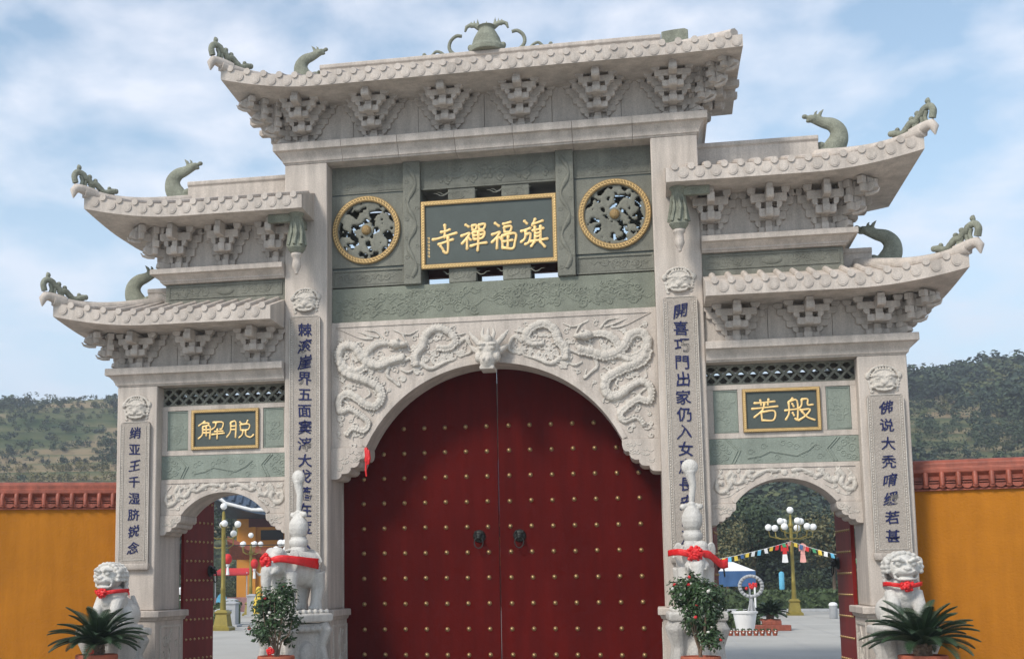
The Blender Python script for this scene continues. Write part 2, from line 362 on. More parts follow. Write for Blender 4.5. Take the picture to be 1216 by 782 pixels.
def corner_bracket(n, h, x, y, z, s, key):
    b = MB(); a = .58*h
    for j in range(n):
        L = .26+j*.25; zz = j*h
        b.prism([(-.15, zz), (-.15, zz+a), (L, zz+a), (L+.02, zz+.4*a), (L-.06, zz)], -.055, .055)
        for t in range(j+1):
            q = .12+t*.25; b.box(q-.06, q+.06, -.07, .07, zz+a-.003, zz+h+.003, .02)
        # curved beak under the arm
        if j > 0: b.tube([(L-.18, 0, zz-.01), (L-.06, 0, zz-.03), (L+.03, 0, zz-.02), (L+.07, 0, zz+.03)], [.04, .032, .022, .008], 6)
    for j in range(1, n):                         # stub arms crossing the diagonal one
        for t in range(1, j+1):
            q = .12+t*.25
            b.box(q-.04, q+.04, -.16, .16, j*h+.01, j*h+a-.01)
            for sg in (-1, 1): b.box(q-.05, q+.05, sg*.15-.05, sg*.15+.05, j*h+a-.012, j*h+h+.003)
    ang = math.atan2(-1, s)
    o = b.build('corner_bracket', 'granite', gate, 30, bevel=.008); o.location = (x, y, z); o.rotation_euler = (0, 0, ang)
for x in (-3.12, -1.9, -.63, .63, 1.9, 3.12): bracket('c', x, .08, 9.12)
for s in (-1, 1):
    for y in (.32, .85): bracket('c', s*3.42, y, 9.12, s*PI/2)
    corner_bracket(4, .176, s*3.38, .12, 9.12, s, 'c')
    for x in (3.64, 4.54, 5.40): bracket('u', s*x, .08, 7.04)
    for y in (.42, .9): bracket('u', s*5.62, y, 7.04, s*PI/2)
    corner_bracket(3, .240, s*5.58, .12, 7.04, s, 'u')
    for x in (3.97, 5.06, 6.10): bracket('l', s*x, .08, 5.33)
    for y in (.42, .9): bracket('l', s*6.42, y, 5.33, s*PI/2)
    corner_bracket(3, .196, s*6.38, .12, 5.33, s, 'l')
# frieze walls behind the brackets
def slabs(x0, x1, z0, z1, n):
    wl = MB().box(x0+.02, x1-.02, .14, 1.02, z0, z1).build('frieze_wall', 'granite', gate)
    for i in range(n):
        a, c = lerp(x0, x1, i/n), lerp(x0, x1, (i+1)/n)
        MB().box(a+.003, c-.003, .08, .137, z0, z1).build('wall_slab', 'granite', wl, bevel=.004)
slabs(-3.42, 3.42, 9.12, 9.83, 6)
for s in (-1, 1):
    a, c = sorted((s*XIO, s*5.62)); slabs(a, c, 7.04, 7.78, 2)
    a, c = sorted((s*XIO, s*6.42)); slabs(a, c, 5.33, 5.93, 3)

# ---------------------------------------------------------------- roofs
YC = .575
def roof(name, s, xin, xout, xr, ze, T, slope, hw, up, zrt, both=False, flare=.13, tip=True, label=None):
    """s side sign; xin..xout distance from centre (both: symmetric); xr ridge end; ze eave bottom"""
    Rx, Ry = 1.5, 1.1
    def S(x, y):                                     # x measured along |x|, y world
        ds = max(0, xout-abs(x)); dy = max(0, hw-abs(y-YC))
        ax = max(0, 1-ds/Rx); ay = max(0, 1-dy/Ry); cu = ax*ax*ay*ay
        if both and x > 0: cu *= .12
        zt = ze+T+slope*min(dy, ds*1.05)+up*cu*1.12
        fx = flare*cu*(1 if x >= 0 else -1); fy = flare*cu*(1 if y > YC else -1)
        return (x+fx, y+fy, zt, ze+up*cu)
    xs = []
    lo = -xout if both else xin
    xs = sorted(set([round(lo+(xout-lo)*i/ (60 if both else 36), 4) for i in range((60 if both else 36)+1)]))
    ys = [YC-hw+2*hw*i/24 for i in range(25)]
    b = MB(); nx, ny = len(xs), len(ys); top = []; bot = []
    for x in xs:
        for y in ys:
            X, Y, zt, zb = S(x, y); top.append((s*X, Y, zt)); bot.append((s*X, Y, zb))
    b.v = top+bot; N = nx*ny
    for i in range(nx-1):
        for j in range(ny-1):
            q = (i*ny+j, i*ny+j+1, (i+1)*ny+j+1, (i+1)*ny+j); b.f.append(q); b.f.append(tuple(N+k for k in q[::-1]))
    per = [i*ny for i in range(nx)]+[(nx-1)*ny+j for j in range(1, ny)]+[i*ny+ny-1 for i in range(nx-2, -1, -1)]+[j for j in range(ny-2, 0, -1)]
    for k in range(len(per)):
        p, q = per[k], per[(k+1) % len(per)]; b.f.append((p, q, q+N, p+N))
    ro = b.build(name, 'granite', gate, 28)
    # rolls of round tiles and drip tiles
    rear = MB(); cache = {}
    x = lo+.14; k = 0
    def rollpath(x, front=True):
        ds = max(.02, xout-abs(x)); L = min(hw, ds*1.05)
        pts = []
        for t in range(7):
            d = L*t/6; y = (YC-hw+d) if front else (YC+hw-d)
            X, Y, zt, _ = S(x, y); pts.append((s*X, Y, zt+.012))
        return pts
    while x < xout-.07:
        ds = xout-abs(x); pts = rollpath(x)
        far = ds > Rx+.05
        X0, Y0, Z0 = pts[0]
        if far and 'm' in cache: inst(cache['m'], 'tile_roll', ro, (s*x, 0, 0))
        else:
            t = MB(); ox = s*x if far else 0
            p2 = [(p[0]-ox, p[1], p[2]) for p in pts]
            t.tube(p2, .050, 8, 1.0, True, (1, 0, 0)); t.disc((p2[0][0], p2[0][2]-.004), .055, p2[0][1]-.022, p2[0][1]+.02, 14); None
            me = t.mesh('tile_roll', 'granite', 40)
            if far: cache['m'] = me
            inst(me, 'tile_roll', ro, (ox, 0, 0))
        rear.tube(rollpath(x, False), .058, 6, 1, True, (1, 0, 0))
        xd = x+.125
        if xd < xout-.05:
            X, Y, zt, zb = S(xd, YC-hw)
            if 'd' not in cache:
                t = MB(); t.disc((0, 0), .076, -.013, .02, 16, .080); t.disc((0, 0), .056, -.018, -.012, 12, .060); cache['d'] = t.mesh('drip_tile', 'granite', 40)
            inst(cache['d'], 'drip_tile', ro, (s*X, Y, zt-.098))
        x += .25; k += 1
    # side slope rolls
    for sg in ((-1, 1) if both else (1,)):
        y = YC-hw+.2
        while y < YC+hw-.1:
            dy = hw-abs(y-YC); L = dy/1.05
            pts = []
            for t in range(5):
                d = L*t/4; X, Y, zt, _ = S(sg*(xout-d), y); pts.append((s*X, Y, zt+.012))
            rear.tube(pts, .058, 6, 1, True, (0, 1, 0)); y += .25
    tag(rear.build('rear_tiles', 'granite', ro, 40), kind='stuff')
    # ridge
    zb = ze+T+slope*hw-.12
    x0, x1 = sorted((s*(-xr if both else xin), s*xr))
    r = MB(); loft(r, [(x0, x1, YC-.15, YC+.15, zb), (x0, x1, YC-.15, YC+.15, zrt-.09), (x0, x1, YC-.18, YC+.18, zrt-.07), (x0, x1, YC-.18, YC+.18, zrt)])
    r.build('ridge', 'granite', ro, bevel=.015)
    # hip ridges
    for sg in ((-1, 1) if both else (1,)):
        for fr in (-1, 1):
            pts = []; broken = (both and sg == 1 and not tip)
            for t in range(13):
                u = t/12; d = hw*(1-u)
                X, Y, zt, _ = S(sg*(xout-d/1.05), YC+fr*(hw-d))
                pts.append(Vector((s*X, Y, zt+.03)))
            if broken: pts = pts[:-1]
            hb = MB(); dirv = (pts[-1]-pts[-2]).normalized(); hz = Vector((dirv.x, dirv.y, 0)).normalized()
            hb.tube(pts, [.10]*(len(pts)), 8, 1, True, (0, 0, 1))
            if not broken:
                e = pts[-1]
                if fr > 0: hb.tube([e-hz*.2, e+hz*.06+Vector((0, 0, .05))], [.10, .07], 8, 1, True, (0, 0, 1))
                else: hb.tube([e-hz*.2+Vector((0, 0, .0)), e-hz*.02+Vector((0, 0, .04)), e+hz*.07+Vector((0, 0, .06)), e+hz*.13+Vector((0, 0, .06)), e+hz*.18+Vector((0, 0, .0)), e+hz*.19+Vector((0, 0, -.12))], [.095, .09, .08, .085, .07, .012], 8, 1, True, (0, 0, 1))
            hb.build('hip_ridge', 'granite', ro, 50)
            if not broken:
                ob = MB(); e = pts[-1]
                def Q(sd, h):                         # sd along the hip inward from the tip
                    sd = sd*.74; h = h*.95
                    if sd < 0: base = e.z+.12-sd*.3; p = e-hz*sd
                    else:
                        i = min(len(pts)-2, int(sd/.16)); p = e-hz*sd
                        k = min(range(len(pts)), key=lambda q: (pts[q].xy-p.xy).length); base = pts[k].z+.08
                    return (p.x, p.y, base+h)
                def T_(l, r, n=7): ob.tube([Q(*q) for q in smooth_path2(l)], r, n, 1, True, (hz.y, -hz.x, 0))
                T_([(-.21, -.02), (-.24, .10), (-.15, .20), (.02, .19), (.16, .13), (.28, .14), (.40, .06), (.52, .03), (.64, .07), (.72, .08)], .054, 8)
                T_([(-.10, -.06), (-.05, .06), (-.09, .15)], .034); T_([(.03, .14), (.02, .02), (.10, -.03), (.16, .04), (.10, .10)], .032)
                T_([(.20, .12), (.22, .0), (.32, -.03), (.42, .02)], .036); T_([(.46, .04), (.54, -.03), (.62, -.04)], .032)
                for q, rr in (((-.13, .29), .042), ((.12, .22), .045), ((.26, .20), .042), ((.76, .09), .048), ((.60, .12), .036)): ob.ell(Q(*q), rr, 8, 6)
                T_([(-.12, .20), (-.15, .27), (-.13, .33)], .03)
                ob.build('tip_scroll', 'old_green', ro, 60)
    return ro, S
def smooth_path2(l):
    return [(v.x, v.y) for v in smooth_path([Vector((p[0], p[1], 0)) for p in l], 4)]
roof('central_roof', 1, 0, 4.18, 2.97, 9.80, .19, .32, 1.46, .20, 10.72, True, .12, tip=False)
for s in (-1, 1):
    roof('upper_roof', s, 2.95, 6.62, 5.42, 7.76, .225, .33, 1.38, .20, 8.76)
    roof('lower_roof', s, XIO+.003, 7.14, 6.15, 5.92, .225, .33, 1.38, .20, 6.84)

def ridge_dragon(x, z, s, h=1.0):                    # s=+1: head looks towards +x
    b = MB(); f = lambda p: (x+s*p[0]*h, YC, z+p[1]*h)
    path = smooth_path2([(.10, -.10), (.04, .06), (-.04, .22), (-.04, .38), (.06, .50), (.20, .55), (.34, .61), (.46, .66)])
    n = len(path); rs = [lerp(.235, .062, (i/(n-1))**.85)*h for i in range(n)]
    b.tube([f(p) for p in path], rs, 14, .75)
    b.ell(f((.40, .64)), (.10*h, .085*h, .07*h), rot=(0, -s*.35, 0)); b.ell(f((.53, .69)), (.055*h, .05*h, .045*h)); b.ell(f((.46, .60)), (.06*h, .05*h, .03*h))
    b.tube([f((.29, .64)), f((.25, .74)), f((.19, .81))], [.045*h, .034*h, .008*h], 6)
    b.tube([f((.35, .67)), f((.34, .75)), f((.30, .79))], [.03*h, .024*h, .008*h], 6)
    for q in ((.28, .10, .09), (.36, .06, .06), (.38, .16, .045), (.26, -.02, .11)): b.ell(f(q[:2]), (q[2]*h, .12*h, q[2]*h))
    return b.build('ridge_dragon', 'old_green', gate, 60, remesh=.014)
ridge_dragon(-3.32, 10.52, 1, .80)
for s in (-1, 1):
    ridge_dragon(s*5.72, 8.52, -s, .90); ridge_dragon(s*6.45, 6.58, -s, .92)
# broken base where the fourth ridge dragon stood
b = MB(); b.prism([(2.98, 10.40), (3.42, 10.40), (3.42, 10.76), (3.36, 10.79), (3.2, 10.785), (3.08, 10.775), (2.98, 10.76)], YC-.16, YC+.16); b.ell((3.05, YC, 10.78), (.03, .05, .03), 8, 6)
b.build('broken_dragon_base', 'old_green', gate, bevel=.015)
# central finial
b = MB(); z = 10.72
b.lathe([(.0, 0), (.31, 0), (.31, .09), (.29, .11), (.27, .14), (.23, .27), (.17, .38), (.125, .44), (.14, .47), (.17, .49), (.15, .50), (.0, .50)], 20, (0, YC, z))
for sg in (-1, 1):
    b.ell((sg*.29, YC, z+.13), (.05, .06, .06), 10, 8)
    b.tube([(sg*.12, YC, z+.47), (sg*.2, YC, z+.53), (sg*.28, YC, z+.55), (sg*.35, YC, z+.52), (sg*.38, YC, z+.43)], [.05, .045, .04, .035, .02], 7)
    for dx, dz in ((.16, .66), (.22, .64), (.27, .62)): b.tube([(sg*(dx-.02), YC, z+.50), (sg*dx, YC, z+dz)], [.035, .006], 6)
b.tube([(0, YC, z+.48), (0, YC, z+.6)], [.035, .006], 6)
fin = b.build('ridge_finial', 'old_green', gate, 50, remesh=.012)
for sg in (-1, 1):
    b = MB(); P = lambda l: [(sg*p[0], YC, z+p[1]) for p in smooth_path2(l)]
    b.tube(P([(.44, .36), (.54, .37), (.64, .28), (.66, .15), (.58, .05), (.44, .02)]), .032, 8); b.tube(P([(.62, .08), (.72, .03), (.82, .1), (.9, .12), (.98, .05), (1.06, .03), (1.10, .08)]), .026, 8)
    b.ell((sg*1.11, YC, z+.08), .035, 8, 6); b.box(*sorted((sg*.3, sg*1.1)), YC-.03, YC+.03, z-.01, z+.015)
    b.build('scroll_ornament', 'old_green', gate, 60)

# ---------------------------------------------------------------- hanging lotus posts
for s in (-1, 1):
    c = (s*3.13, -.48, 0)
    b = MB().lathe([(.0, 7.80), (.13, 7.80), (.13, 7.74), (.10, 7.70), (.105, 7.60), (.085, 7.50), (.10, 7.48), (.115, 7.35), (.14, 7.20), (.155, 7.16), (.13, 7.12), (.10, 7.08), (.0, 7.08)], 16, c)
    for k in range(8):
        t = k*PI/4; b.tube([(c[0]+.10*math.cos(t), c[1]+.10*math.sin(t), 7.62), (c[0]+.12*math.cos(t+.25), c[1]+.12*math.sin(t+.25), 7.42), (c[0]+.155*math.cos(t), c[1]+.155*math.sin(t), 7.2)], [.015, .028, .03], 6)
    o = b.build('hanging_lotus_post', 'old_green', gate, 50)
    MB().lathe([(.0, 7.085), (.09, 7.08), (.10, 7.05), (.095, 7.03), (.065, 7.0), (.07, 6.92), (.08, 6.86), (.055, 6.80), (.03, 6.76), (.028, 6.73), (.0, 6.71)], 14, c).build('post_pendant', 'granite', o, 50)
    b = MB(); b.box(c[0]-.05, c[0]+.05, -.45, 0, 7.60, 7.74); 
    x0, x1 = sorted((s*3.15, s*3.62)); b.prism([(x0, 7.62), (x1, 7.62), (x1, 7.76), (x0, 7.76)], -.53, -.43)
    b.build('post_tie_beam', 'old_green', o, bevel=.01)

# ---------------------------------------------------------------- upper centre: green panels
YG = .33
def framed(name, x0, x1, z0, z1, y0, y1, m, fw=.035, rec=.018, parent=gate):
    b = MB().box(x0, x1, y0+rec, y1, z0, z1)
    for (p, q, r_, t_) in ((x0, x1, z0, z0+fw), (x0, x1, z1-fw, z1), (x0, x0+fw, z0+fw, z1-fw), (x1-fw, x1, z0+fw, z1-fw)): b.box(p, q, y0, y0+rec+.001, r_, t_)
    return b.build(name, m, parent, bevel=.004)
def holeplate(b, x0, x1, z0, z1, cx, cz, r, y0, y1, n=48):
    hwx, hwz = (x1-x0)/2, (z1-z0)/2; mx, mz = (x0+x1)/2, (z0+z1)/2
    o = len(b.v)
    for i in range(n):
        t = 2*PI*i/n; c_, s_ = math.cos(t), math.sin(t); k = min(hwx/abs(c_) if abs(c_) > 1e-6 else 1e9, hwz/abs(s_) if abs(s_) > 1e-6 else 1e9)
        for y in (y0, y1): b.v.append((mx+c_*k, y, mz+s_*k)); b.v.append((cx+c_*r, y, cz+s_*r))
    for i in range(n):
        a, c = o+4*i, o+4*((i+1) % n)
        b.f += [(a, c, c+1, a+1), (a+2, a+3, c+3, c+2), (a, a+2, c+2, c), (a+1, c+1, c+3, a+3)]
    return b
def pierced(cx, cz, R, y0, y1, seed, G=64):
    b = MB(); keep = {}
    for i in range(G):
        for j in range(G):
            x = (i+.5)/G*2-1; z = (j+.5)/G*2-1; r = math.hypot(x, z)
            if r > 1.03: continue
            th = math.atan2(z, x)
            v = noise.noise(Vector((x*4.6+seed, z*4.6, seed*1.7)))+.3*noise.noise(Vector((x*9, z*9+seed, 3)))
            v2 = math.sin(th*5+r*7+seed)*.12
            keep[i, j] = (v+v2 > -.17) or r < .24 or r > .955
    idx = {}
    def V(i, j, y):
        k = (i, j, y)
        if k not in idx: idx[k] = len(b.v); b.v.append((cx+(i/G*2-1)*R, y, cz+(j/G*2-1)*R))
        return idx[k]
    for (i, j), k in keep.items():
        if not k: continue
        b.f.append((V(i, j, y0), V(i+1, j, y0), V(i+1, j+1, y0), V(i, j+1, y0))); b.f.append((V(i, j, y1), V(i, j+1, y1), V(i+1, j+1, y1), V(i+1, j, y1)))
        for (di, dj, p, q) in ((-1, 0, (i, j), (i, j+1)), (1, 0, (i+1, j), (i+1, j+1)), (0, -1, (i, j), (i+1, j)), (0, 1, (i, j+1), (i+1, j+1))):
            if not keep.get((i+di, j+dj), False): b.f.append((V(*p, y0), V(*q, y0), V(*q, y1), V(*p, y1)))
    return b
for s in (-1, 1):
    x0, x1 = sorted((s*1.46, s*XII))
    o = framed('carved_panel', x0, x1, 8.29, 8.78, YG+.01, 1.1, 'green_stone')
    rb = MB(); R = random.Random(3+s)
    mxx = (x0+x1)/2
    rb.tube([(mxx-.35, YG+.03, 8.42), (mxx-.15, YG+.03, 8.48), (mxx+.0, YG+.03, 8.62), (mxx+.12, YG+.03, 8.55), (mxx+.3, YG+.03, 8.5), (mxx+.42, YG+.03, 8.44)], [.012, .03, .05, .045, .03, .012], 6, .5)
    for k in range(5): scroll(rb, mxx+R.uniform(-.4, .4), 8.5+R.uniform(-.1, .12), .07, YG+.028, .022)
    rb.build('panel_relief', 'green_stone', o, 50)
    MB().box(x0, x1, YG+.02, 1.1, 8.265, 8.287).build('panel_rail', 'green_dark', gate)
    holeplate(MB(), x0, x1, 6.985, 8.262, s*2.115, 7.63, .56, YG, YG+.10).build('medallion_panel', 'green_stone', gate)
    holeplate(MB(), x0, x1, 6.985, 8.262, s*2.115, 7.63, .56, 1.0, 1.1).build('medallion_panel', 'green_stone', gate)
    rim = MB(); n = 48
    for k, (ra, rb_, ya, yb) in enumerate(((.60, .505, YG-.05, YG+.09),)):
        vs = []; fs = []
        for i in range(n):
            t = 2*PI*i/n; c_, s_ = math.cos(t), math.sin(t)
            for (r_, y_) in ((ra, YG+.0), (ra, ya+.01), (ra-.012, ya), (rb_+.012, ya), (rb_, ya+.01), (rb_, yb)): vs.append((s*2.115+r_*c_, y_, 7.63+r_*s_))
        for i in range(n):
            a, c = 6*i, 6*((i+1) % n); fs += [(a+q, a+q+1, c+q+1, c+q) for q in range(5)]
        rim.add(vs, fs)
    ro = rim.build('medallion_rim', 'gold_frame', gate, 40)
    fr = MB()
    for i in range(64):                              # key fret on the rim
        t = 2*PI*i/64; r_ = .553; c_, s_ = math.cos(t), math.sin(t)
        for (dr, dt, wr, wt) in ((0, 0, .026, .004), (.022, .018, .004, .016), (-.022, -.018, .004, .016)):
            p = []
            for (a_, q_) in ((-1, -1), (1, -1), (1, 1), (-1, 1)):
                rr = r_+dr+a_*wr; tt = t+(dt+q_*wt)/r_; p.append((s*2.115+rr*math.cos(tt), 7.63+rr*math.sin(tt)))
            fr.prism(p, YG-.057, YG-.049)
    fr.build('rim_fret', 'gold', ro, 0)
    md = pierced(s*2.115, 7.63, .515, YG-.01, YG+.07, 4+s*3).build('pierced_medallion', 'green_stone', gate, 30)
    sm = md.modifiers.new('smooth', 'SMOOTH'); sm.iterations = 3; sm.factor = .5
    bo = MB(); bo.ell((s*2.115, YG-.02, 7.63), (.085, .06, .085), 16, 10)
    for k in range(0): bo.ell((s*2.115+.085*math.cos(k*PI/4), YG-.01, 7.63+.085*math.sin(k*PI/4)), (.025, .02, .025), 8, 6)
    bo.build('medallion_boss', 'gold_frame', md, 60)
    md2 = pierced(s*2.115, 7.63, .515, 1.03, 1.08, 9+s, 40).build('pierced_medallion', 'green_stone', gate, 30)
    MB().box(x0, x1, YG+.02, 1.1, 6.955, 6.982).build('panel_rail', 'green_dark', gate)
    o = framed('carved_panel', x0, x1, 6.645, 6.952, YG+.01, 1.1, 'green_stone')
    rb = MB(); clouds(rb, x0+.15, x1-.15, 6.70, 6.90, YG+.028, .018, 21+s, 8); rb.build('panel_relief', 'green_stone', o, 50)
    # carved posts
    p0, p1 = sorted((s*1.155, s*1.455))
    o = MB().box(p0, p1, YG-.07, 1.1, 6.625, 8.78, 0).build('carved_post', 'green_stone', gate, bevel=.012)
    rb = MB(); pc = (p0+p1)/2
    rb.tube([(pc+.07*math.sin(i*.62), YG-.075, 6.75+i*.072) for i in range(28)], [.028+.012*math.sin(i*1.3) for i in range(28)], 7, .8)
    for i in range(12): scroll(rb, pc+(.09 if i % 2 else -.09), 6.78+i*.165, .042, YG-.07, .014, 1.3, 1 if i % 2 else -1)
    rb.build('post_carving', 'green_stone', o, 50)
o = framed('carved_panel', -1.15, 1.15, 8.275, 8.78, YG+.0, 1.1, 'green_stone')
rb = MB()
for s in (-1, 1): vine(rb, s*.12, s*1.0, 8.34, 8.72, YG+.018, .032, 4, 1.5, .35)
for k in range(7): rb.ell((.09*math.cos(k*PI/3) if k else 0, YG+.02, 8.53+(.09*math.sin(k*PI/3) if k else 0)), (.05, .02, .05), 10, 6)
rb.build('panel_relief', 'green_stone', o, 50)
for (y0, y1) in ((YG+.02, YG+.22), (.98, 1.1)):
    for x in (-.455, .465):
        for (z0, z1) in ((8.055, 8.275), (6.63, 6.885)):
            o = MB().box(x-.235, x+.235, y0, y1, z0, z1).build('spacer_block', 'green_stone', gate, bevel=.012)
            if y0 < .9:
                rb = MB(); clouds(rb, x-.2, x+.2, z0+.02, z1-.02, y0, .016, int(z0*9), 4); rb.build('block_relief', 'green_stone', o, 50)
MB().box(-1.153, 1.153, .99, 1.09, 6.885, 8.055).build('rear_plaque', 'interior_red', gate)
o = MB().box(-XII, XII, YG, 1.1, 6.02, 6.622).build('cloud_band', 'green_mid', gate, bevel=.008)
rb = MB()
for s in (-1, 1):
    clouds(rb, s*1.4-1.25, s*1.4+1.25, 6.06, 6.58, YG, .024, 31+s, 52)
for k in range(6): vine(rb, -2.6+k*.88, -1.85+k*.88, 6.12, 6.52, YG, .017, 60+k, 1, .55, False)
rb.build('cloud_relief', 'green_mid', o, 50)

# plaques
def gold_frame(x0, x1, z0, z1, y, fw, parent):
    b = MB()
    for (p, q, r_, t_) in ((x0, x1, z0, z0+fw), (x0, x1, z1-fw, z1), (x0, x0+fw, z0+fw, z1-fw), (x1-fw, x1, z0+fw, z1-fw)): b.box(p, q, y-.03, y+.01, r_, t_)
    o = b.build('plaque_frame', 'gold_frame', parent, bevel=.003)
    f = MB(); st = fw*.62; q = fw*.5; w_ = fw*.07
    def key(cx, cz):
        f.box(cx-q*.55, cx+q*.55, y-.037, y-.029, cz+q*.45-w_, cz+q*.45+w_); f.box(cx-q*.55, cx-q*.55+2*w_, y-.037, y-.029, cz-q*.45, cz+q*.45-w_)
        f.box(cx-q*.1, cx+q*.55, y-.037, y-.029, cz-q*.45-w_, cz-q*.45+w_); f.box(cx+q*.1, cx+q*.1+2*w_, y-.037, y-.029, cz-q*.45+w_, cz+q*.1)
    x = x0+q
    n = int((x1-x0-2*q)/st)
    for i in range(n+1):
        for zc in (z0+q, z1-q): key(lerp(x0+q, x1-q, i/n), zc)
    n = int((z1-z0-2*fw)/st)
    for i in range(n+1):
        for xc in (x0+q, x1-q): key(xc, lerp(z0+fw+q*.3, z1-fw-q*.3, i/n))
    f.build('frame_fret', 'gold', parent, 0)
    return o
def brush(b, pts, wd, y, k=0):                        # one domed brush stroke on a plane facing -y
    p = smooth_path([(q[0], 0, q[1]) for q in pts], 4); n = len(p)
    prof = [wd*(1.0+.28*math.exp(-((i/(n-1))/.18)**2)-.12*math.sin(PI*i/(n-1))+.15*math.exp(-(((n-1-i)/(n-1))/.15)**2)) for i in range(n)]
    pts3 = [(v.x, y-.004-.0008*k, v.z) for v in p]
    d0 = (Vector(pts3[1])-Vector(pts3[0])).normalized(); d1 = (Vector(pts3[-1])-Vector(pts3[-2])).normalized()
    pts3 = [tuple(Vector(pts3[0])-d0*wd*.7)]+pts3+[tuple(Vector(pts3[-1])+d1*wd*.8)]
    b.tube(pts3, [wd*.45]+prof+[wd*.25], 8, .42)
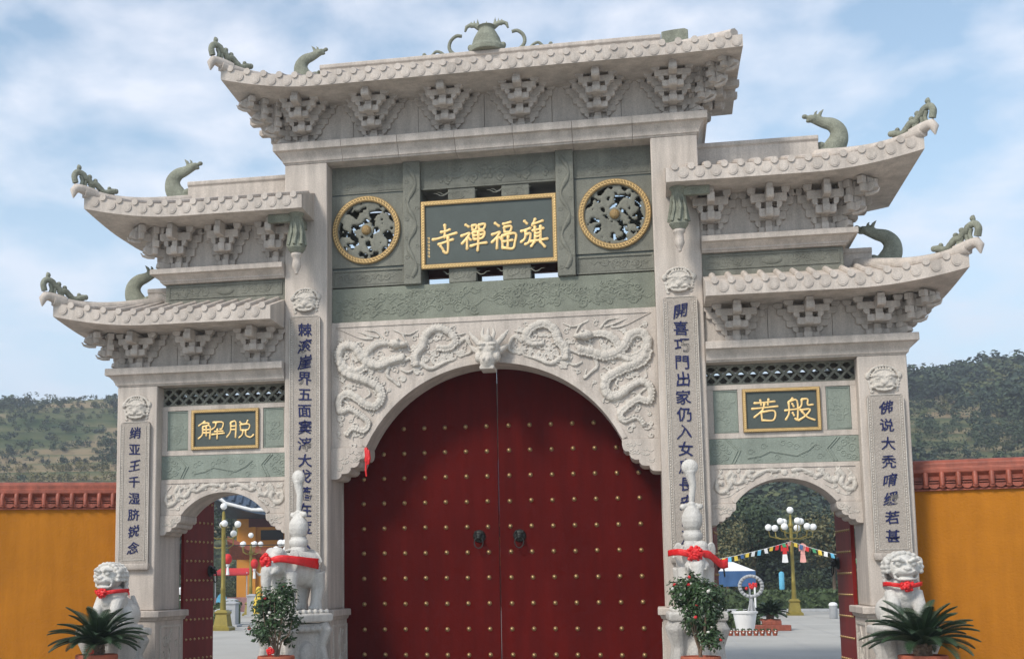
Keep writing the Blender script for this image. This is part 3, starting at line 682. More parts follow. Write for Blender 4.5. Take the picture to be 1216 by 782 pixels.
J = {"main":[[[[-0.744,7.634],[-0.739,7.562],[-0.744,7.482],[-0.749,7.403]],[[-0.814,7.504],[-0.721,7.519],[-0.652,7.544]],[[-0.957,7.383],[-0.857,7.397],[-0.691,7.441],[-0.537,7.477]],[[-0.858,7.293],[-0.754,7.324],[-0.599,7.368]],[[-0.691,7.416],[-0.689,7.269],[-0.699,7.155],[-0.732,7.138],[-0.773,7.178]],[[-0.821,7.267],[-0.777,7.204]]],[[[-0.389,7.61],[-0.328,7.568]],[[-0.464,7.414],[-0.392,7.439],[-0.315,7.459],[-0.366,7.374],[-0.454,7.28]],[[-0.364,7.385],[-0.365,7.182]],[[-0.337,7.377],[-0.297,7.336]],[[-0.276,7.582],[-0.265,7.503]],[[-0.276,7.582],[-0.198,7.589],[-0.212,7.515],[-0.263,7.503]],[[-0.159,7.586],[-0.152,7.511]],[[-0.159,7.586],[-0.054,7.6],[-0.076,7.518],[-0.15,7.508]],[[-0.262,7.464],[-0.247,7.342]],[[-0.262,7.464],[-0.073,7.48],[-0.093,7.365],[-0.243,7.341]],[[-0.254,7.405],[-0.086,7.423]],[[-0.307,7.229],[-0.158,7.265],[-0.027,7.273]],[[-0.167,7.476],[-0.172,7.278],[-0.185,7.142]]],[[[0.113,7.606],[0.188,7.547]],[[0.059,7.405],[0.13,7.425],[0.202,7.446],[0.133,7.346],[0.056,7.27]],[[0.153,7.351],[0.142,7.159]],[[0.186,7.355],[0.226,7.315]],[[0.251,7.576],[0.386,7.604]],[[0.271,7.52],[0.279,7.432]],[[0.271,7.52],[0.389,7.533],[0.371,7.441],[0.281,7.432]],[[0.231,7.373],[0.237,7.252],[0.241,7.157]],[[0.231,7.373],[0.459,7.404],[0.446,7.239],[0.409,7.146],[0.252,7.168]],[[0.246,7.273],[0.412,7.291]],[[0.337,7.37],[0.325,7.172]]],[[[0.611,7.61],[0.661,7.557]],[[0.553,7.431],[0.638,7.455],[0.715,7.478]],[[0.634,7.442],[0.619,7.311],[0.549,7.245]],[[0.632,7.368],[0.713,7.387],[0.686,7.244],[0.617,7.203]],[[0.799,7.634],[0.746,7.514]],[[0.747,7.539],[0.927,7.593]],[[0.745,7.431],[0.936,7.464]],[[0.79,7.502],[0.787,7.263]],[[0.885,7.509],[0.88,7.269]],[[0.794,7.378],[0.879,7.391]],[[0.793,7.324],[0.877,7.335]],[[0.71,7.247],[1.0,7.278]],[[0.779,7.239],[0.72,7.16]],[[0.871,7.241],[0.953,7.141]]]],"side":[[[[-4.976,4.399],[-5.092,4.322]],[[-5.014,4.366],[-4.903,4.364],[-4.926,4.32]],[[-5.014,4.297],[-5.022,4.167],[-5.094,4.1]],[[-5.014,4.306],[-4.883,4.311],[-4.885,4.093]],[[-5.003,4.25],[-4.89,4.252]],[[-5.003,4.198],[-4.89,4.2]],[[-4.949,4.304],[-4.948,4.146]],[[-4.829,4.375],[-4.65,4.369],[-4.665,4.263],[-4.7,4.253]],[[-4.771,4.363],[-4.79,4.293],[-4.851,4.251]],[[-4.799,4.215],[-4.643,4.218]],[[-4.847,4.165],[-4.62,4.183]],[[-4.746,4.26],[-4.749,4.089]]],[[[-4.509,4.364],[-4.513,4.206],[-4.579,4.111]],[[-4.509,4.364],[-4.418,4.37],[-4.42,4.102]],[[-4.499,4.298],[-4.425,4.299]],[[-4.498,4.239],[-4.425,4.24]],[[-4.345,4.367],[-4.312,4.336]],[[-4.2,4.39],[-4.229,4.335]],[[-4.335,4.321],[-4.326,4.224]],[[-4.335,4.321],[-4.177,4.321],[-4.192,4.232],[-4.324,4.224]],[[-4.282,4.217],[-4.301,4.143],[-4.356,4.095]],[[-4.238,4.215],[-4.228,4.131],[-4.15,4.097],[-4.093,4.14]]]],"dragon":[[[-2.099,5.256],[-2.302,5.165],[-2.515,5.259],[-2.596,5.448],[-2.493,5.609],[-2.31,5.575],[-2.21,5.41],[-2.074,5.289],[-1.872,5.246],[-1.671,5.321],[-1.445,5.376]],[[-2.576,5.337],[-2.515,5.174],[-2.378,5.088],[-2.151,5.009],[-1.925,4.885],[-1.861,4.719],[-1.953,4.564],[-2.128,4.596],[-2.294,4.726],[-2.466,4.792],[-2.598,4.688],[-2.579,4.478],[-2.406,4.522],[-2.215,4.401],[-2.095,4.273],[-2.166,4.152],[-2.367,4.208],[-2.489,4.064]],[[-2.149,5.293],[-2.098,5.465],[-1.971,5.585],[-1.819,5.627],[-1.583,5.601]],[[-1.248,5.204],[-1.256,5.402],[-1.145,5.531],[-1.083,5.727],[-0.903,5.837],[-0.696,5.768],[-0.589,5.604],[-0.699,5.5],[-0.907,5.51]],[[-1.696,5.273],[-1.396,5.334],[-1.22,5.45]],[[-1.173,5.25],[-1.0,5.158],[-0.752,5.256],[-0.555,5.306]],[[-1.722,5.224],[-1.758,5.077],[-1.659,4.988],[-1.54,4.884],[-1.588,5.045]],[[-0.551,5.543],[-0.402,5.635],[-0.307,5.433],[-0.456,5.351]],[[-0.598,5.693],[-0.401,5.733]],[[-1.819,5.702],[-1.944,5.834],[-2.146,5.859]],[[-1.894,5.731],[-2.071,5.775],[-2.273,5.85]],[[-1.995,5.711],[-2.147,5.718],[-2.309,5.766]],[[-1.584,5.542],[-1.669,5.496],[-1.734,5.539]],[[-1.393,5.582],[-1.492,5.762],[-1.641,5.869]],[[-2.532,4.685],[-2.431,4.582],[-2.609,4.39]],[[-1.641,5.844],[-1.392,5.757],[-1.216,5.823]],[[-1.522,5.166],[-1.398,5.111],[-1.298,5.156]],[[-2.102,4.867],[-2.052,4.766],[-2.153,4.696]]]}
pl = MB().box(-1.155, 1.155, YG-.02, YG+.06, 6.88, 8.052).build('name_plaque', 'green_dark', gate, bevel=.004)
gold_frame(-1.16, 1.16, 6.875, 8.057, YG-.02, .078, pl)
for ch in J['main']:
    b = MB()
    for k, st in enumerate(ch): brush(b, st, .0235, YG-.02, k)
    b.build('character', 'gold', pl, 60)
b = MB()
for k in range(6): brush(b, [(-1.04, 7.42-k*.062), (-1.01, 7.425-k*.062), (-1.02, 7.39-k*.062)], .005, YG-.02, 0); brush(b, [(-1.035, 7.40-k*.062), (-1.005, 7.395-k*.062)], .004, YG-.02, 1)
b.build('signature', 'gold', pl, 60)

# ---------------------------------------------------------------- arches
def arch_slab(x0, x1, zs, z1, cx, hw, crown, y0, y1, n=40):
    r = crown-zs; R_ = (hw*hw+r*r)/(2*r); zc = crown-R_; top = []; bot = []
    top.append((x0, z1)); bot.append((x0, zs))
    for i in range(n+1):
        x = cx-hw+2*hw*i/n; z = zc+math.sqrt(max(0, R_*R_-(x-cx)**2)); top.append((x, z1)); bot.append((x, max(zs, z)))
    top.append((x1, z1)); bot.append((x1, zs))
    b = MB().strip(top, bot, y0, y1); return b, bot[1:-1], (zc, R_)
def corbel(x, zt, s, k, y0, y1, parent):              # s: direction in which it reaches out
    pf = [(0, 0), (.655, 0), (.655, -.10), (.64, -.17), (.60, -.215), (.53, -.22), (.535, -.27), (.50, -.335), (.44, -.365), (.37, -.365), (.37, -.41), (.33, -.46), (.28, -.475), (.20, -.475), (.19, -.52), (.15, -.56), (.10, -.572), (0, -.575)]
    b = MB().prism([(x+s*p[0]*k, zt+p[1]*k) for p in pf], y0, y1)
    o = b.build('corbel', 'granite', parent, bevel=.006)
    r = MB(); R = random.Random(int(x*10))
    for q in range(16):
        u = R.uniform(.08, .5); v = -R.uniform(.06, .46*(1-u*.9)); r.tube([(x+s*(u+.0)*k, y0, zt+v*k), (x+s*(u+.04)*k, y0, zt+(v-.03)*k), (x+s*(u+.09)*k, y0, zt+(v-.01)*k), (x+s*(u+.11)*k, y0, zt+(v+.03)*k)], .009, 5)
    r.build('corbel_carving', 'granite_rough', o, 50)
b, arc, (zc, RR) = arch_slab(-XII, XII, 3.865, 6.018, 0, 2.128, 5.21, .26, .90)
fz = b.build('carved_arch', 'granite', gate, bevel=.006)
lip = MB(); n = len(arc)
topc = [(p[0]*(1+.085/RR), zc+(p[1]-zc)*(1+.085/RR)) for p in arc]
lip.strip(topc, [(p[0], p[1]+.0) for p in arc], .238, .262); lip.build('arch_moulding', 'granite', fz, bevel=.004)
fm = MB(); fm.box(-2.62, 2.62, .245, .262, 5.93, 5.95)
for s in (-1, 1): fm.prism([(s*2.62, 5.93), (s*2.25, 5.75), (s*2.25, 5.735), (s*2.65, 5.93)], .245, .262)
fm.build('frame_line', 'granite', fz, 0)
# dragons in high relief, mirrored about the middle
dparts = [(.085, .11), (.11, .05), (.09, .065), (.10, .075), (.045, .03), (.06, .02), (.05, .02), (.055, .03), (.03, .02), (.03, .012), (.03, .012), (.03, .012), (.022, .015), (.028, .012), (.03, .02), (.022, .02), (.03, .03), (.03, .02)]
for s in (-1, 1):
    b = MB()
    for st, (ra, rb_) in zip(J['dragon'], dparts):
        p = smooth_path([(-s*q[0], .262, q[1]) for q in st], 5); n = len(p)
        ra *= .78; rb_ *= .75; r_ = [lerp(ra, rb_, i/(n-1))*(1+.10*math.sin(i*2.1)) for i in range(n)]
        b.tube([(v.x, .262-.02*math.sin(PI*i/(n-1)), v.z) for i, v in enumerate(p)], r_, 10, .85)
        for i in range(1, n-1, 1):                   # spines along the back
            if ra > .062:
                v = p[i]; d = (p[i+1]-p[i-1]).normalized(); nn = Vector((-d.z, 0, d.x))
                for q_ in (.0,): b.ell((v.x+nn.x*r_[i]*.95, .225, v.z+nn.z*r_[i]*.95), (.022, .03, .022), 6, 5); b.ell((v.x-nn.x*r_[i]*.2, .262-r_[i]*.80, v.z-nn.z*r_[i]*.2), (r_[i]*.42, .018, r_[i]*.5), 7, 5)
    hx, hz_ = J['dragon'][2][-1]; hx = -s*hx
    b.ell((hx, .22, hz_+.0), (.13, .10, .085), 10, 8, (0, 0, 0)); b.ell((hx-s*-.0-(-s)*.12*-1, .2, hz_-.02), (.07, .07, .05), 10, 8)
    b.ell((hx-s*.04, .14, hz_+.06), (.03, .03, .03), 8, 6)
    R = random.Random(11)
    for k in range(90):                              # swirling cloud lumps and claws
        st = J['dragon'][R.choice((0, 1, 3, 1, 0))]; q = R.choice(st); x = -s*q[0]+R.uniform(-.24, .24); z = q[1]+R.uniform(-.22, .22)
        if (x*x+(z-zc)**2)**.5 < RR+.14 or abs(x) > 2.6 or z > 5.86: continue
        scroll(b, x, z, R.uniform(.04, .075), .255, .019, 1.2, R.choice((-1, 1)), R.uniform(0, 6), 9, 1)
    for k in range(16):
        x = s*R.uniform(.45, 1.5); z = zc+math.sqrt(max(0, (RR+.14+R.uniform(.05, .25))**2-x*x)); z = min(z, 5.82)
        scroll(b, x, z, R.uniform(.05, .085), .255, .021, 1.4, R.choice((-1, 1)), R.uniform(0, 6), 10, 1)
    body = [Vector((-s*q.x, q.y)) for st in J['dragon'] for q in smooth_path([(p_[0], p_[1], 0) for p_ in st], 5)]; placed = []
    for k in range(900):
        x = s*R.uniform(.36, 2.62); z = R.uniform(3.98, 5.86); r_ = R.uniform(.035, .06); p_ = Vector((x, z))
        if math.hypot(x, z-zc) < RR+.15 or (z > 5.72 and abs(x) > 2.1) or min((p_-q).length for q in body) < .10 or any((p_-q).length < .095 for q in placed): continue
        placed.append(p_); scroll(b, x, z, r_, .256, .0165, 1.2, R.choice((-1, 1)), R.uniform(0, 6), 9, 1)
        a_ = R.uniform(0, 6); b.tube([(x+r_*math.cos(a_), .256, z+r_*math.sin(a_)), (x+(r_+.04)*math.cos(a_+.5), .254, z+(r_+.04)*math.sin(a_+.5)), (x+(r_+.075)*math.cos(a_+.7), .26, z+(r_+.075)*math.sin(a_+.7))], [.016, .013, .006], 5)
    b.build('dragon_relief', 'granite_rough', fz, 60, remesh=.009)
# beast head keystone
b = MB(); kz = 5.36; kx = 0.0
b.ell((0, .05, kz), (.19, .24, .25), 16, 12); b.ell((0, -.12, kz-.19), (.125, .16, .15), 14, 10); b.ell((0, -.20, kz-.20), (.09, .09, .07), 12, 8)
b.box(-.12, .12, -.22, .2, kz-.33, kz-.27)
for s in (-1, 1):
    b.ell((s*.085, -.15, kz+.03), (.055, .05, .04), 10, 8); b.ell((s*.09, -.17, kz+.09), (.08, .05, .03), 10, 8); b.ell((s*.04, -.28, kz-.17), (.03, .03, .03), 8, 6)
    b.ell((s*.15, -.05, kz-.1), (.07, .1, .1), 10, 8)
    b.tube([(s*.13, .05, kz+.12), (s*.24, .06, kz+.24), (s*.33, .10, kz+.36)], [.06, .05, .018], 8); b.tube([(s*.06, -.02, kz+.18), (s*.10, .03, kz+.30), (s*.08, .08, kz+.42)], [.045, .035, .015], 8)
    b.tube([(s*.15, .08, kz+.0), (s*.24, .1, kz+.06), (s*.32, .13, kz+.13)], [.07, .055, .015], 8)
b.ell((0, -.08, kz+.18), (.09, .1, .1), 10, 8); b.tube([(0, .0, kz+.2), (0, .06, kz+.4)], [.05, .02], 8)
b.build('beast_head_keystone', 'granite_rough', fz, 60, remesh=.011)
for s in (-1, 1): corbel(s*XII, 3.863, -s, .93, .22, .90, gate)

for s in (-1, 1):
    ax0, ax1 = sorted((s*XIO, s*XOI)); cx = (ax0+ax1)/2
    b, arc, (zc2, R2) = arch_slab(ax0, ax1, 2.785, 3.405, cx, .765, 3.165, .22, .95, 24)
    o = b.build('side_arch', 'granite', gate, bevel=.006)
    l2 = MB().strip([(cx+(p[0]-cx)*(1+.07/R2), zc2+(p[1]-zc2)*(1+.07/R2)) for p in arc], arc, .20, .222); l2.build('arch_moulding', 'granite', o, bevel=.004)
    MB().box(ax0+.08, ax1-.08, .205, .222, 3.335, 3.35).build('frame_line', 'granite', o, 0)
    rl = MB()
    for t in (-1, 1):
        P = lambda l: [(cx+t*q[0], .222, q[1]) for q in smooth_path2(l)]
        rl.tube(P([(.14, 3.27), (.3, 3.29), (.44, 3.20), (.54, 3.10), (.62, 3.2), (.68, 3.27), (.78, 3.16), (.86, 3.0), (.97, 2.94), (1.03, 3.05), (.98, 3.15), (.92, 3.1)]), [.045, .045, .05, .05, .05, .05, .055, .055, .055, .05, .05, .045]*4, 8, .9) if False else None
        for l, r_ in (([(.10, 3.28), (.26, 3.30), (.40, 3.24), (.48, 3.19), (.56, 3.24), (.54, 3.31)], .036), ([(.50, 3.30), (.60, 3.22), (.66, 3.13), (.74, 3.10), (.80, 3.17), (.77, 3.26)], .038), ([(.80, 3.30), (.88, 3.18), (.84, 3.08), (.90, 2.99), (1.0, 2.97), (1.05, 3.04), (1.02, 3.12), (.95, 3.10)], .040),
                      ([(.60, 3.06), (.74, 2.98), (.86, 2.90), (1.0, 2.88)], .012), ([(.95, 3.3), (1.03, 3.2), (1.06, 3.12)], .018), ([(.1, 3.21), (.17, 3.19), (.22, 3.23)], .03), ([(.34, 3.30), (.38, 3.2)], .02)):
            pp = P(l); rl.tube(pp, [r_*(1+.15*math.sin(i)) for i in range(len(pp))], 8, .9)
    rl.ell((cx, .22, 3.25), (.06, .04, .06), 10, 8)
    R = random.Random(77+s); pl2 = []
    for k in range(500):
        x = cx+R.uniform(-1.04, 1.04); z = R.uniform(2.90, 3.31); p_ = Vector((x, z))
        if math.hypot(x-cx, z-zc2) < R2+.11 or any((p_-q).length < .075 for q in pl2): continue
        pl2.append(p_); scroll(rl, x, z, R.uniform(.028, .045), .216, .015, 1.2, R.choice((-1, 1)), R.uniform(0, 6), 8, 1)
    rl.build('arch_relief', 'granite_rough', o, 60, remesh=.009)
    corbel(ax0, 2.783, 1, .59, .19, .95, gate); corbel(ax1, 2.783, -1, .59, .19, .95, gate)
    # green carved band
    o = MB().box(ax0, ax1, .24, .95, 3.408, 3.815).build('green_band', 'green_pale', gate, bevel=.004)
    rb = MB(); y = .240
    for t in (-1, 1):
        for dx in (0, .045): rb.tube([(cx+t*(.86-dx), y, 3.80), (cx+t*(.70-dx), y, 3.62), (cx+t*(.80-dx), y, 3.425)], .015, 5)
        for q in ((.84, 3.62, .045), (.98, 3.49, .05), (.97, 3.76, .05), (.92, 3.70, .07), (.90, 3.53, .06), (1.04, 3.62, .08), (1.06, 3.47, .05), (1.05, 3.76, .04)): scroll(rb, cx+t*q[0], q[1], q[2], y, .017, 1.5, t)
    rb.tube([(cx-.55, y, 3.50), (cx-.35, y, 3.53), (cx-.2, y, 3.60), (cx, y, 3.56), (cx+.2, y, 3.52), (cx+.38, y, 3.60), (cx+.5, y, 3.70)], .016, 5)
    for q in ((-.5, 3.60), (-.3, 3.68), (-.1, 3.50), (.2, 3.66), (-.42, 3.47), (.55, 3.50), (.45, 3.68), (.52, 3.64), (.0, 3.72), (.1, 3.70), (.3, 3.53)): scroll(rb, cx+s*q[0], q[1], .055, y, .015, 1.3)
    rb.build('band_relief', 'green_pale', o, 50)
    # plaque wall
    wl = MB().box(ax0, ax1, .28, .95, 3.818, 4.68).build('plaque_wall', 'granite', gate)
    def bars(lst):
        for (p, q, r_, t_) in lst: MB().box(p, q, .235, .28, r_, t_).build('wall_frame_bar', 'granite', wl, bevel=.004)
    sgn = (ax0, ax1)
    L0, L1, P0, P1, R0, R1 = ax0+.10, ax0+.48, ax0+.55, ax1-.52, ax1-.45, ax1-.08
    if s > 0: L0, L1, P0, P1, R0, R1 = ax0+.10, ax0+.48, ax0+.55, ax1-.55, ax1-.46, ax1-.09
    bars([(ax0, ax1, 3.818, 3.905), (ax0, ax1, 4.60, 4.68), (ax0, L0, 3.905, 4.60), (L1, P0, 3.905, 4.60), (P1, R0, 3.905, 4.60), (R1, ax1, 3.905, 4.60)])
    for (p, q) in ((L0, L1), (R0, R1)):
        g = framed('green_panel', p+.004, q-.004, 3.909, 4.596, .25, .279, 'green_pale', .022, .012)
        rb = MB(); clouds(rb, p+.05, q-.05, 4.0, 4.5, .262, .012, int(p*7), 7); rb.build('panel_relief', 'green_pale', g, 50)
    pq = MB().box(P0+.002, P1-.002, .225, .279, 3.907, 4.598).build('name_plaque', 'green_dark', gate)
    gold_frame(P0, P1, 3.905, 4.60, .225, .055, pq)
    if s < 0:
        for ch in J['side']:
            b = MB()
            for k, st in enumerate(ch): brush(b, [(q[0], q[1]) for q in st], .0145, .225, k)
            b.build('character', 'gold', pq, 60)
    else:
        ruo = [[(.1, .83), (.5, .85), (.9, .88)], [(.34, .97), (.37, .73)], [(.66, 1.0), (.62, .74)], [(.0, .58), (.5, .62), (1, .66)], [(.5, .80), (.40, .5), (.08, .2)], [(.36, .42), (.38, .04)], [(.36, .42), (.86, .46), (.82, .06), (.40, .06)]]
        ban = [[(.28, 1), (.18, .88)], [(.12, .85), (.12, .35), (-.02, .05)], [(.12, .84), (.44, .88), (.43, .06), (.34, .10)], [(-.04, .46), (.54, .52)], [(.25, .76), (.31, .62)], [(.25, .36), (.31, .22)], [(.62, .93), (.60, .66), (.50, .54)], [(.62, .93), (.84, .93), (.84, .68), (1.04, .68)], [(.54, .45), (.92, .48), (.74, .2), (.46, .0)], [(.60, .40), (.80, .14), (1.08, .0)]]
        wd, ht = .40, .36
        for ch, xo in ((ruo, P0+.14), (ban, P0+.66)):
            b = MB()
            for k, st in enumerate(ch): brush(b, [(xo+q[0]*wd, 4.07+q[1]*ht) for q in st], .0155, .225, k)
            b.build('character', 'gold', pq, 60)
    MB().box(ax0, ax1, .96, 1.1, 3.42, 4.955).build('rear_wall', 'granite', gate)
    # lattice band
    lt = MB(); z0, z1 = 4.685, 5.012
    lt.box(ax0, ax1, .30, .42, z0, z0+.03); lt.box(ax0, ax1, .30, .42, z1-.03, z1)
    fr = lt.build('lattice_frame', 'green_stone', gate, 0)
    hgt = z1-z0-.06; x = ax0-hgt; k = 0
    while x < ax1+hgt*.2:
        for t in (0, 1):
            # clip the diagonal bar to the bay
            p = [(x, z0+.03), (x+.055, z0+.03), (x+.055+hgt, z1-.03), (x+hgt, z1-.03)] if t == 0 else [(x+hgt, z0+.03), (x+.055+hgt, z0+.03), (x+.055, z1-.03), (x, z1-.03)]
            xa = min(q[0] for q in p); xb = max(q[0] for q in p)
            if xa >= ax0-.03 and xb <= ax1+.03: MB().prism(p, .30+.012*t, .40+.012*t).build('lattice_bar', 'green_stone', fr, 0)
            else:
                bm = bmesh.new(); m_ = MB().prism(p, .30+.012*t, .40+.012*t); me = m_.mesh('lattice_bar', 'green_stone', 0); bm.from_mesh(me)
                for (co, no) in (((ax0, 0, 0), (-1, 0, 0)), ((ax1, 0, 0), (1, 0, 0))):
                    r_ = bmesh.ops.bisect_plane(bm, geom=bm.verts[:]+bm.edges[:]+bm.faces[:], plane_co=co, plane_no=no, clear_outer=True)
                if len(bm.faces) > 2: bm.to_mesh(me); inst(me, 'lattice_bar', fr)
                bm.free()
        x += .19

# ---------------------------------------------------------------- couplet boards and beast masks
def glyph(chh, size, m, parent, x, y, z, seed):
    cu = bpy.data.curves.new('t', 'FONT'); cu.body = chh; cu.size = 1; cu.extrude = .03; cu.offset = .009; cu.resolution_u = 2; cu.align_x = 'CENTER'
    to = bpy.data.objects.new('t', cu); C.objects.link(to)
    dg = bpy.context.evaluated_depsgraph_get(); me = bpy.data.meshes.new_from_object(to.evaluated_get(dg))
    bpy.data.objects.remove(to); bpy.data.curves.remove(cu)
    n = len(me.vertices); co = np.empty(n*3); me.vertices.foreach_get('co', co); co = co.reshape(-1, 3)
    if n:
        c0 = (co.max(0)+co.min(0))/2; co[:, :2] -= c0[:2]
        R = random.Random(seed); ph = R.uniform(0, 6)
        u, v = co[:, 0].copy(), co[:, 1].copy()
        co[:, 0] = u+.035*np.sin(v*5+ph)+.06*v; co[:, 1] = v*.98+.05*np.sin(u*4+ph)+.07*u
        out_ = np.stack([co[:, 0]*size, -(co[:, 2])*size-.002, co[:, 1]*size], 1)
        me.vertices.foreach_set('co', out_.ravel())
    me.update(); me.materials.clear(); me.materials.append(M[m])
    return inst(me, 'character', parent, (x, y, z))
texts = {(-1, 3.11): '棘滚崖界五面窦滓大戈落在度人用', (1, 3.11): '開喜巧門出家仍入女房長安士深如', (-1, 6.14): '绡亚王千湿脐锐念', (1, 6.14): '佛说大秃唷缓若甚'}
def beast(x, z, k):
    b = MB(); y = 0
    b.ell((x, y, z), (.19*k, .07, .17*k), 16, 8); b.ell((x, y-.05, z-.05*k), (.06*k, .05, .045*k), 10, 8)
    for s in (-1, 1):
        b.ell((x+s*.085*k, y-.05, z+.02*k), (.045*k, .03, .022*k), 10, 6); b.tube([(x+s*.02*k, y-.06, z+.045*k), (x+s*.10*k, y-.06, z+.07*k), (x+s*.19*k, y-.03, z+.055*k)], [.02*k, .026*k, .015*k], 6)
        b.tube([(x+s*.02*k, y-.06, z-.10*k), (x+s*.11*k, y-.06, z-.085*k), (x+s*.18*k, y-.03, z-.12*k)], .022*k, 6)
        b.tube([(x, y-.05, z-.165*k), (x+s*.1*k, y-.05, z-.15*k), (x+s*.15*k, y-.03, z-.10*k)], .020*k, 6)
        b.ell((x+s*.235*k, y-.01, z+.07*k), (.04*k, .03, .055*k), 8, 6)
        for i in range(4): scroll(b, x+s*(.215-.01*i)*k, z-(.02+.05*i)*k, .03*k, y-.01, .012, 1.2, s)
    for i in range(15):
        t = PI*.06+PI*.88*i/14; b.ell((x+.215*k*math.cos(t), y-.01, z+.07*k+.15*k*math.sin(t)), (.026*k, .03, .026*k), 7, 5)
    for i in range(11):
        t = PI*.1+PI*.8*i/10; b.ell((x+.165*k*math.cos(t), y-.03, z+.05*k+.12*k*math.sin(t)), (.02*k, .03, .02*k), 7, 5)
    return b.build('beast_mask', 'granite_rough', gate, 60, remesh=.010)
for (s, xc), tx in texts.items():
    z1 = 6.10 if xc < 4 else 4.40; z0 = 1.975; x = s*xc; hw_ = .268
    bd = MB().prism([(x-hw_, z0), (x+hw_, z0), (x+hw_, z1-.05), (x+hw_-.015, z1-.015), (x+hw_-.05, z1), (x-hw_+.05, z1), (x-hw_+.015, z1-.015), (x-hw_, z1-.05)], -.06, -.002).build('couplet_board', 'granite_board', gate, bevel=.006)
    fr = MB(); e = .012
    for (p, q, r_, t_) in ((x-hw_, x-hw_+e, z0, z1-.05), (x+hw_-e, x+hw_, z0, z1-.05), (x-hw_+.06, x-hw_+.06+e*.6, z0+.06, z1-.07), (x+hw_-.06-e*.6, x+hw_-.06, z0+.06, z1-.07), (x-hw_+.05, x+hw_-.05, z1-e, z1), (x-hw_+.06, x+hw_-.06, z0+.05, z0+.06)): fr.box(p, q, -.070, -.059, r_, t_)
    z = z0+.08
    while z < z1-.08:
        for t in (-1, 1): fr.ell((x+t*(hw_-.035), -.060, z), (.011, .008, .015), 6, 4)
        z += .042
    fr.build('board_border', 'granite_rough', bd, 40)
    loft(MB(), [(x-.27, x+.27, -.075, -.002, z0-.115), (x-.28, x+.28, -.09, -.002, z0-.10), (x-.29, x+.29, -.105, -.002, z0-.03), (x-.29, x+.29, -.105, -.002, z0-.002)]).build('board_ledge', 'granite', gate, bevel=.005)
    n = len(tx); zf = 5.86 if xc < 4 else 4.20; pitch = .277 if xc < 4 else .281
    for i, chh in enumerate(tx):
        if zf-i*pitch < z0+.08: break
        glyph(chh, .245 if xc < 4 else .215, 'blue_ink', bd, x+(.0 if i % 2 else .006), -.062, zf-i*pitch, i+int(xc*10)+s)
    beast(x, (6.36 if xc < 4 else 4.63), 1.0)

# ---------------------------------------------------------------- doors
stud = MB().lathe([(.0, .034), (.016, .030), (.027, .019), (.030, .009), (.038, .005), (.040, 0), (.0, 0)], 12).xf(Matrix.Rotation(PI/2, 4, 'X')).mesh('door_stud', 'brass', 60)
def knocker(parent, x, y, z, ry=0):
    b = MB(); b.lathe([(.0, .05), (.07, .045), (.10, .02), (.11, 0), (.0, 0)], 18, (0, 0, 0)).xf(Matrix.Rotation(PI/2, 4, 'X'))
    b.ell((0, -.07, 0), (.06, .05, .06), 12, 8); b.ell((0, -.11, -.03), (.035, .03, .025), 10, 6)
    for s in (-1, 1): b.ell((s*.03, -.11, .02), (.015, .015, .015), 8, 6); b.ell((s*.06, -.06, .06), (.02, .02, .03), 8, 6)
    b.tube([(.075*math.sin(t), -.10+.01*math.cos(t), -.11+.095*math.cos(t)) for t in [i*2*PI/20 for i in range(21)]], .0105, 7)
    o = b.build('lion_knocker', 'iron', parent, 60); o.location = (x, y, z); return o
YD = 1.06
for s in (-1, 1):
    x0, x1 = sorted((s*.006, s*(XII+.0)))
    dl = MB().box(x0, x1, YD, YD+.08, .02, 5.7).build('door_leaf', 'door_red', gate, bevel=.004)
    for r_ in range(9):
        z = .38+r_*.4305
        for c in range(7):
            x = s*(.19+c*.3625)
            if (r_ == 8 and c > 6): continue
            inst(stud, 'door_stud', dl, (x+random.uniform(-.004, .004), YD, z+random.uniform(-.004, .004)), (random.uniform(-.06, .06), 0, random.uniform(-.06, .06)))
    for c in range(6): 
        if c < 6: inst(stud, 'door_stud', dl, (s*(.19+c*.3625), YD, .38+9*.4305))
    knocker(dl, s*.345, YD, 2.37)
for s in (-1, 1):
    MB().box(*sorted((s*XII, s*(XII-.012))), YD-.05, YD+.2, 0, 5.7).build('door_jamb_strip', 'granite', gate)
# side doors standing open behind the small arches
for s in (-1, 1):
    for t, hx in ((1, XOI-.03), (-1, XIO+.03)):
        e = MB().box(0, 1.12, -.03, .03, .03, 3.35)
        dl = e.build('side_door_leaf', 'door_red_lit', gate, bevel=.003)
        dl.location = (s*hx, 1.2, 0)
        ang = PI/2+((-.14 if s < 0 else .08) if t == 1 else -s*.10)
        dl.rotation_euler = (0, 0, ang)
        # studs on the face that looks into the opening
        face = (1 if s*t > 0 else -1)
        if t < 0:
            sb = MB()
            for r_ in range(9):
                for c in range(7): sb.ell((.10+c*.155, .034*face, .28+r_*.35), (.022, .016, .022), 8, 5)
            tag(sb.build('door_studs', 'brass', dl, 60), kind='stuff')
        for r_ in range(9 if t > 0 else 0):
            for c in range(7):
                o = inst(stud, 'door_stud', dl, (.10+c*.155, .03*face, .28+r_*.35), (0, 0, PI if face > 0 else 0), (.62, .8, .62))
        k = knocker(dl, .99, .03*face, 1.85); k.rotation_euler = (0, 0, PI if face > 0 else 0)

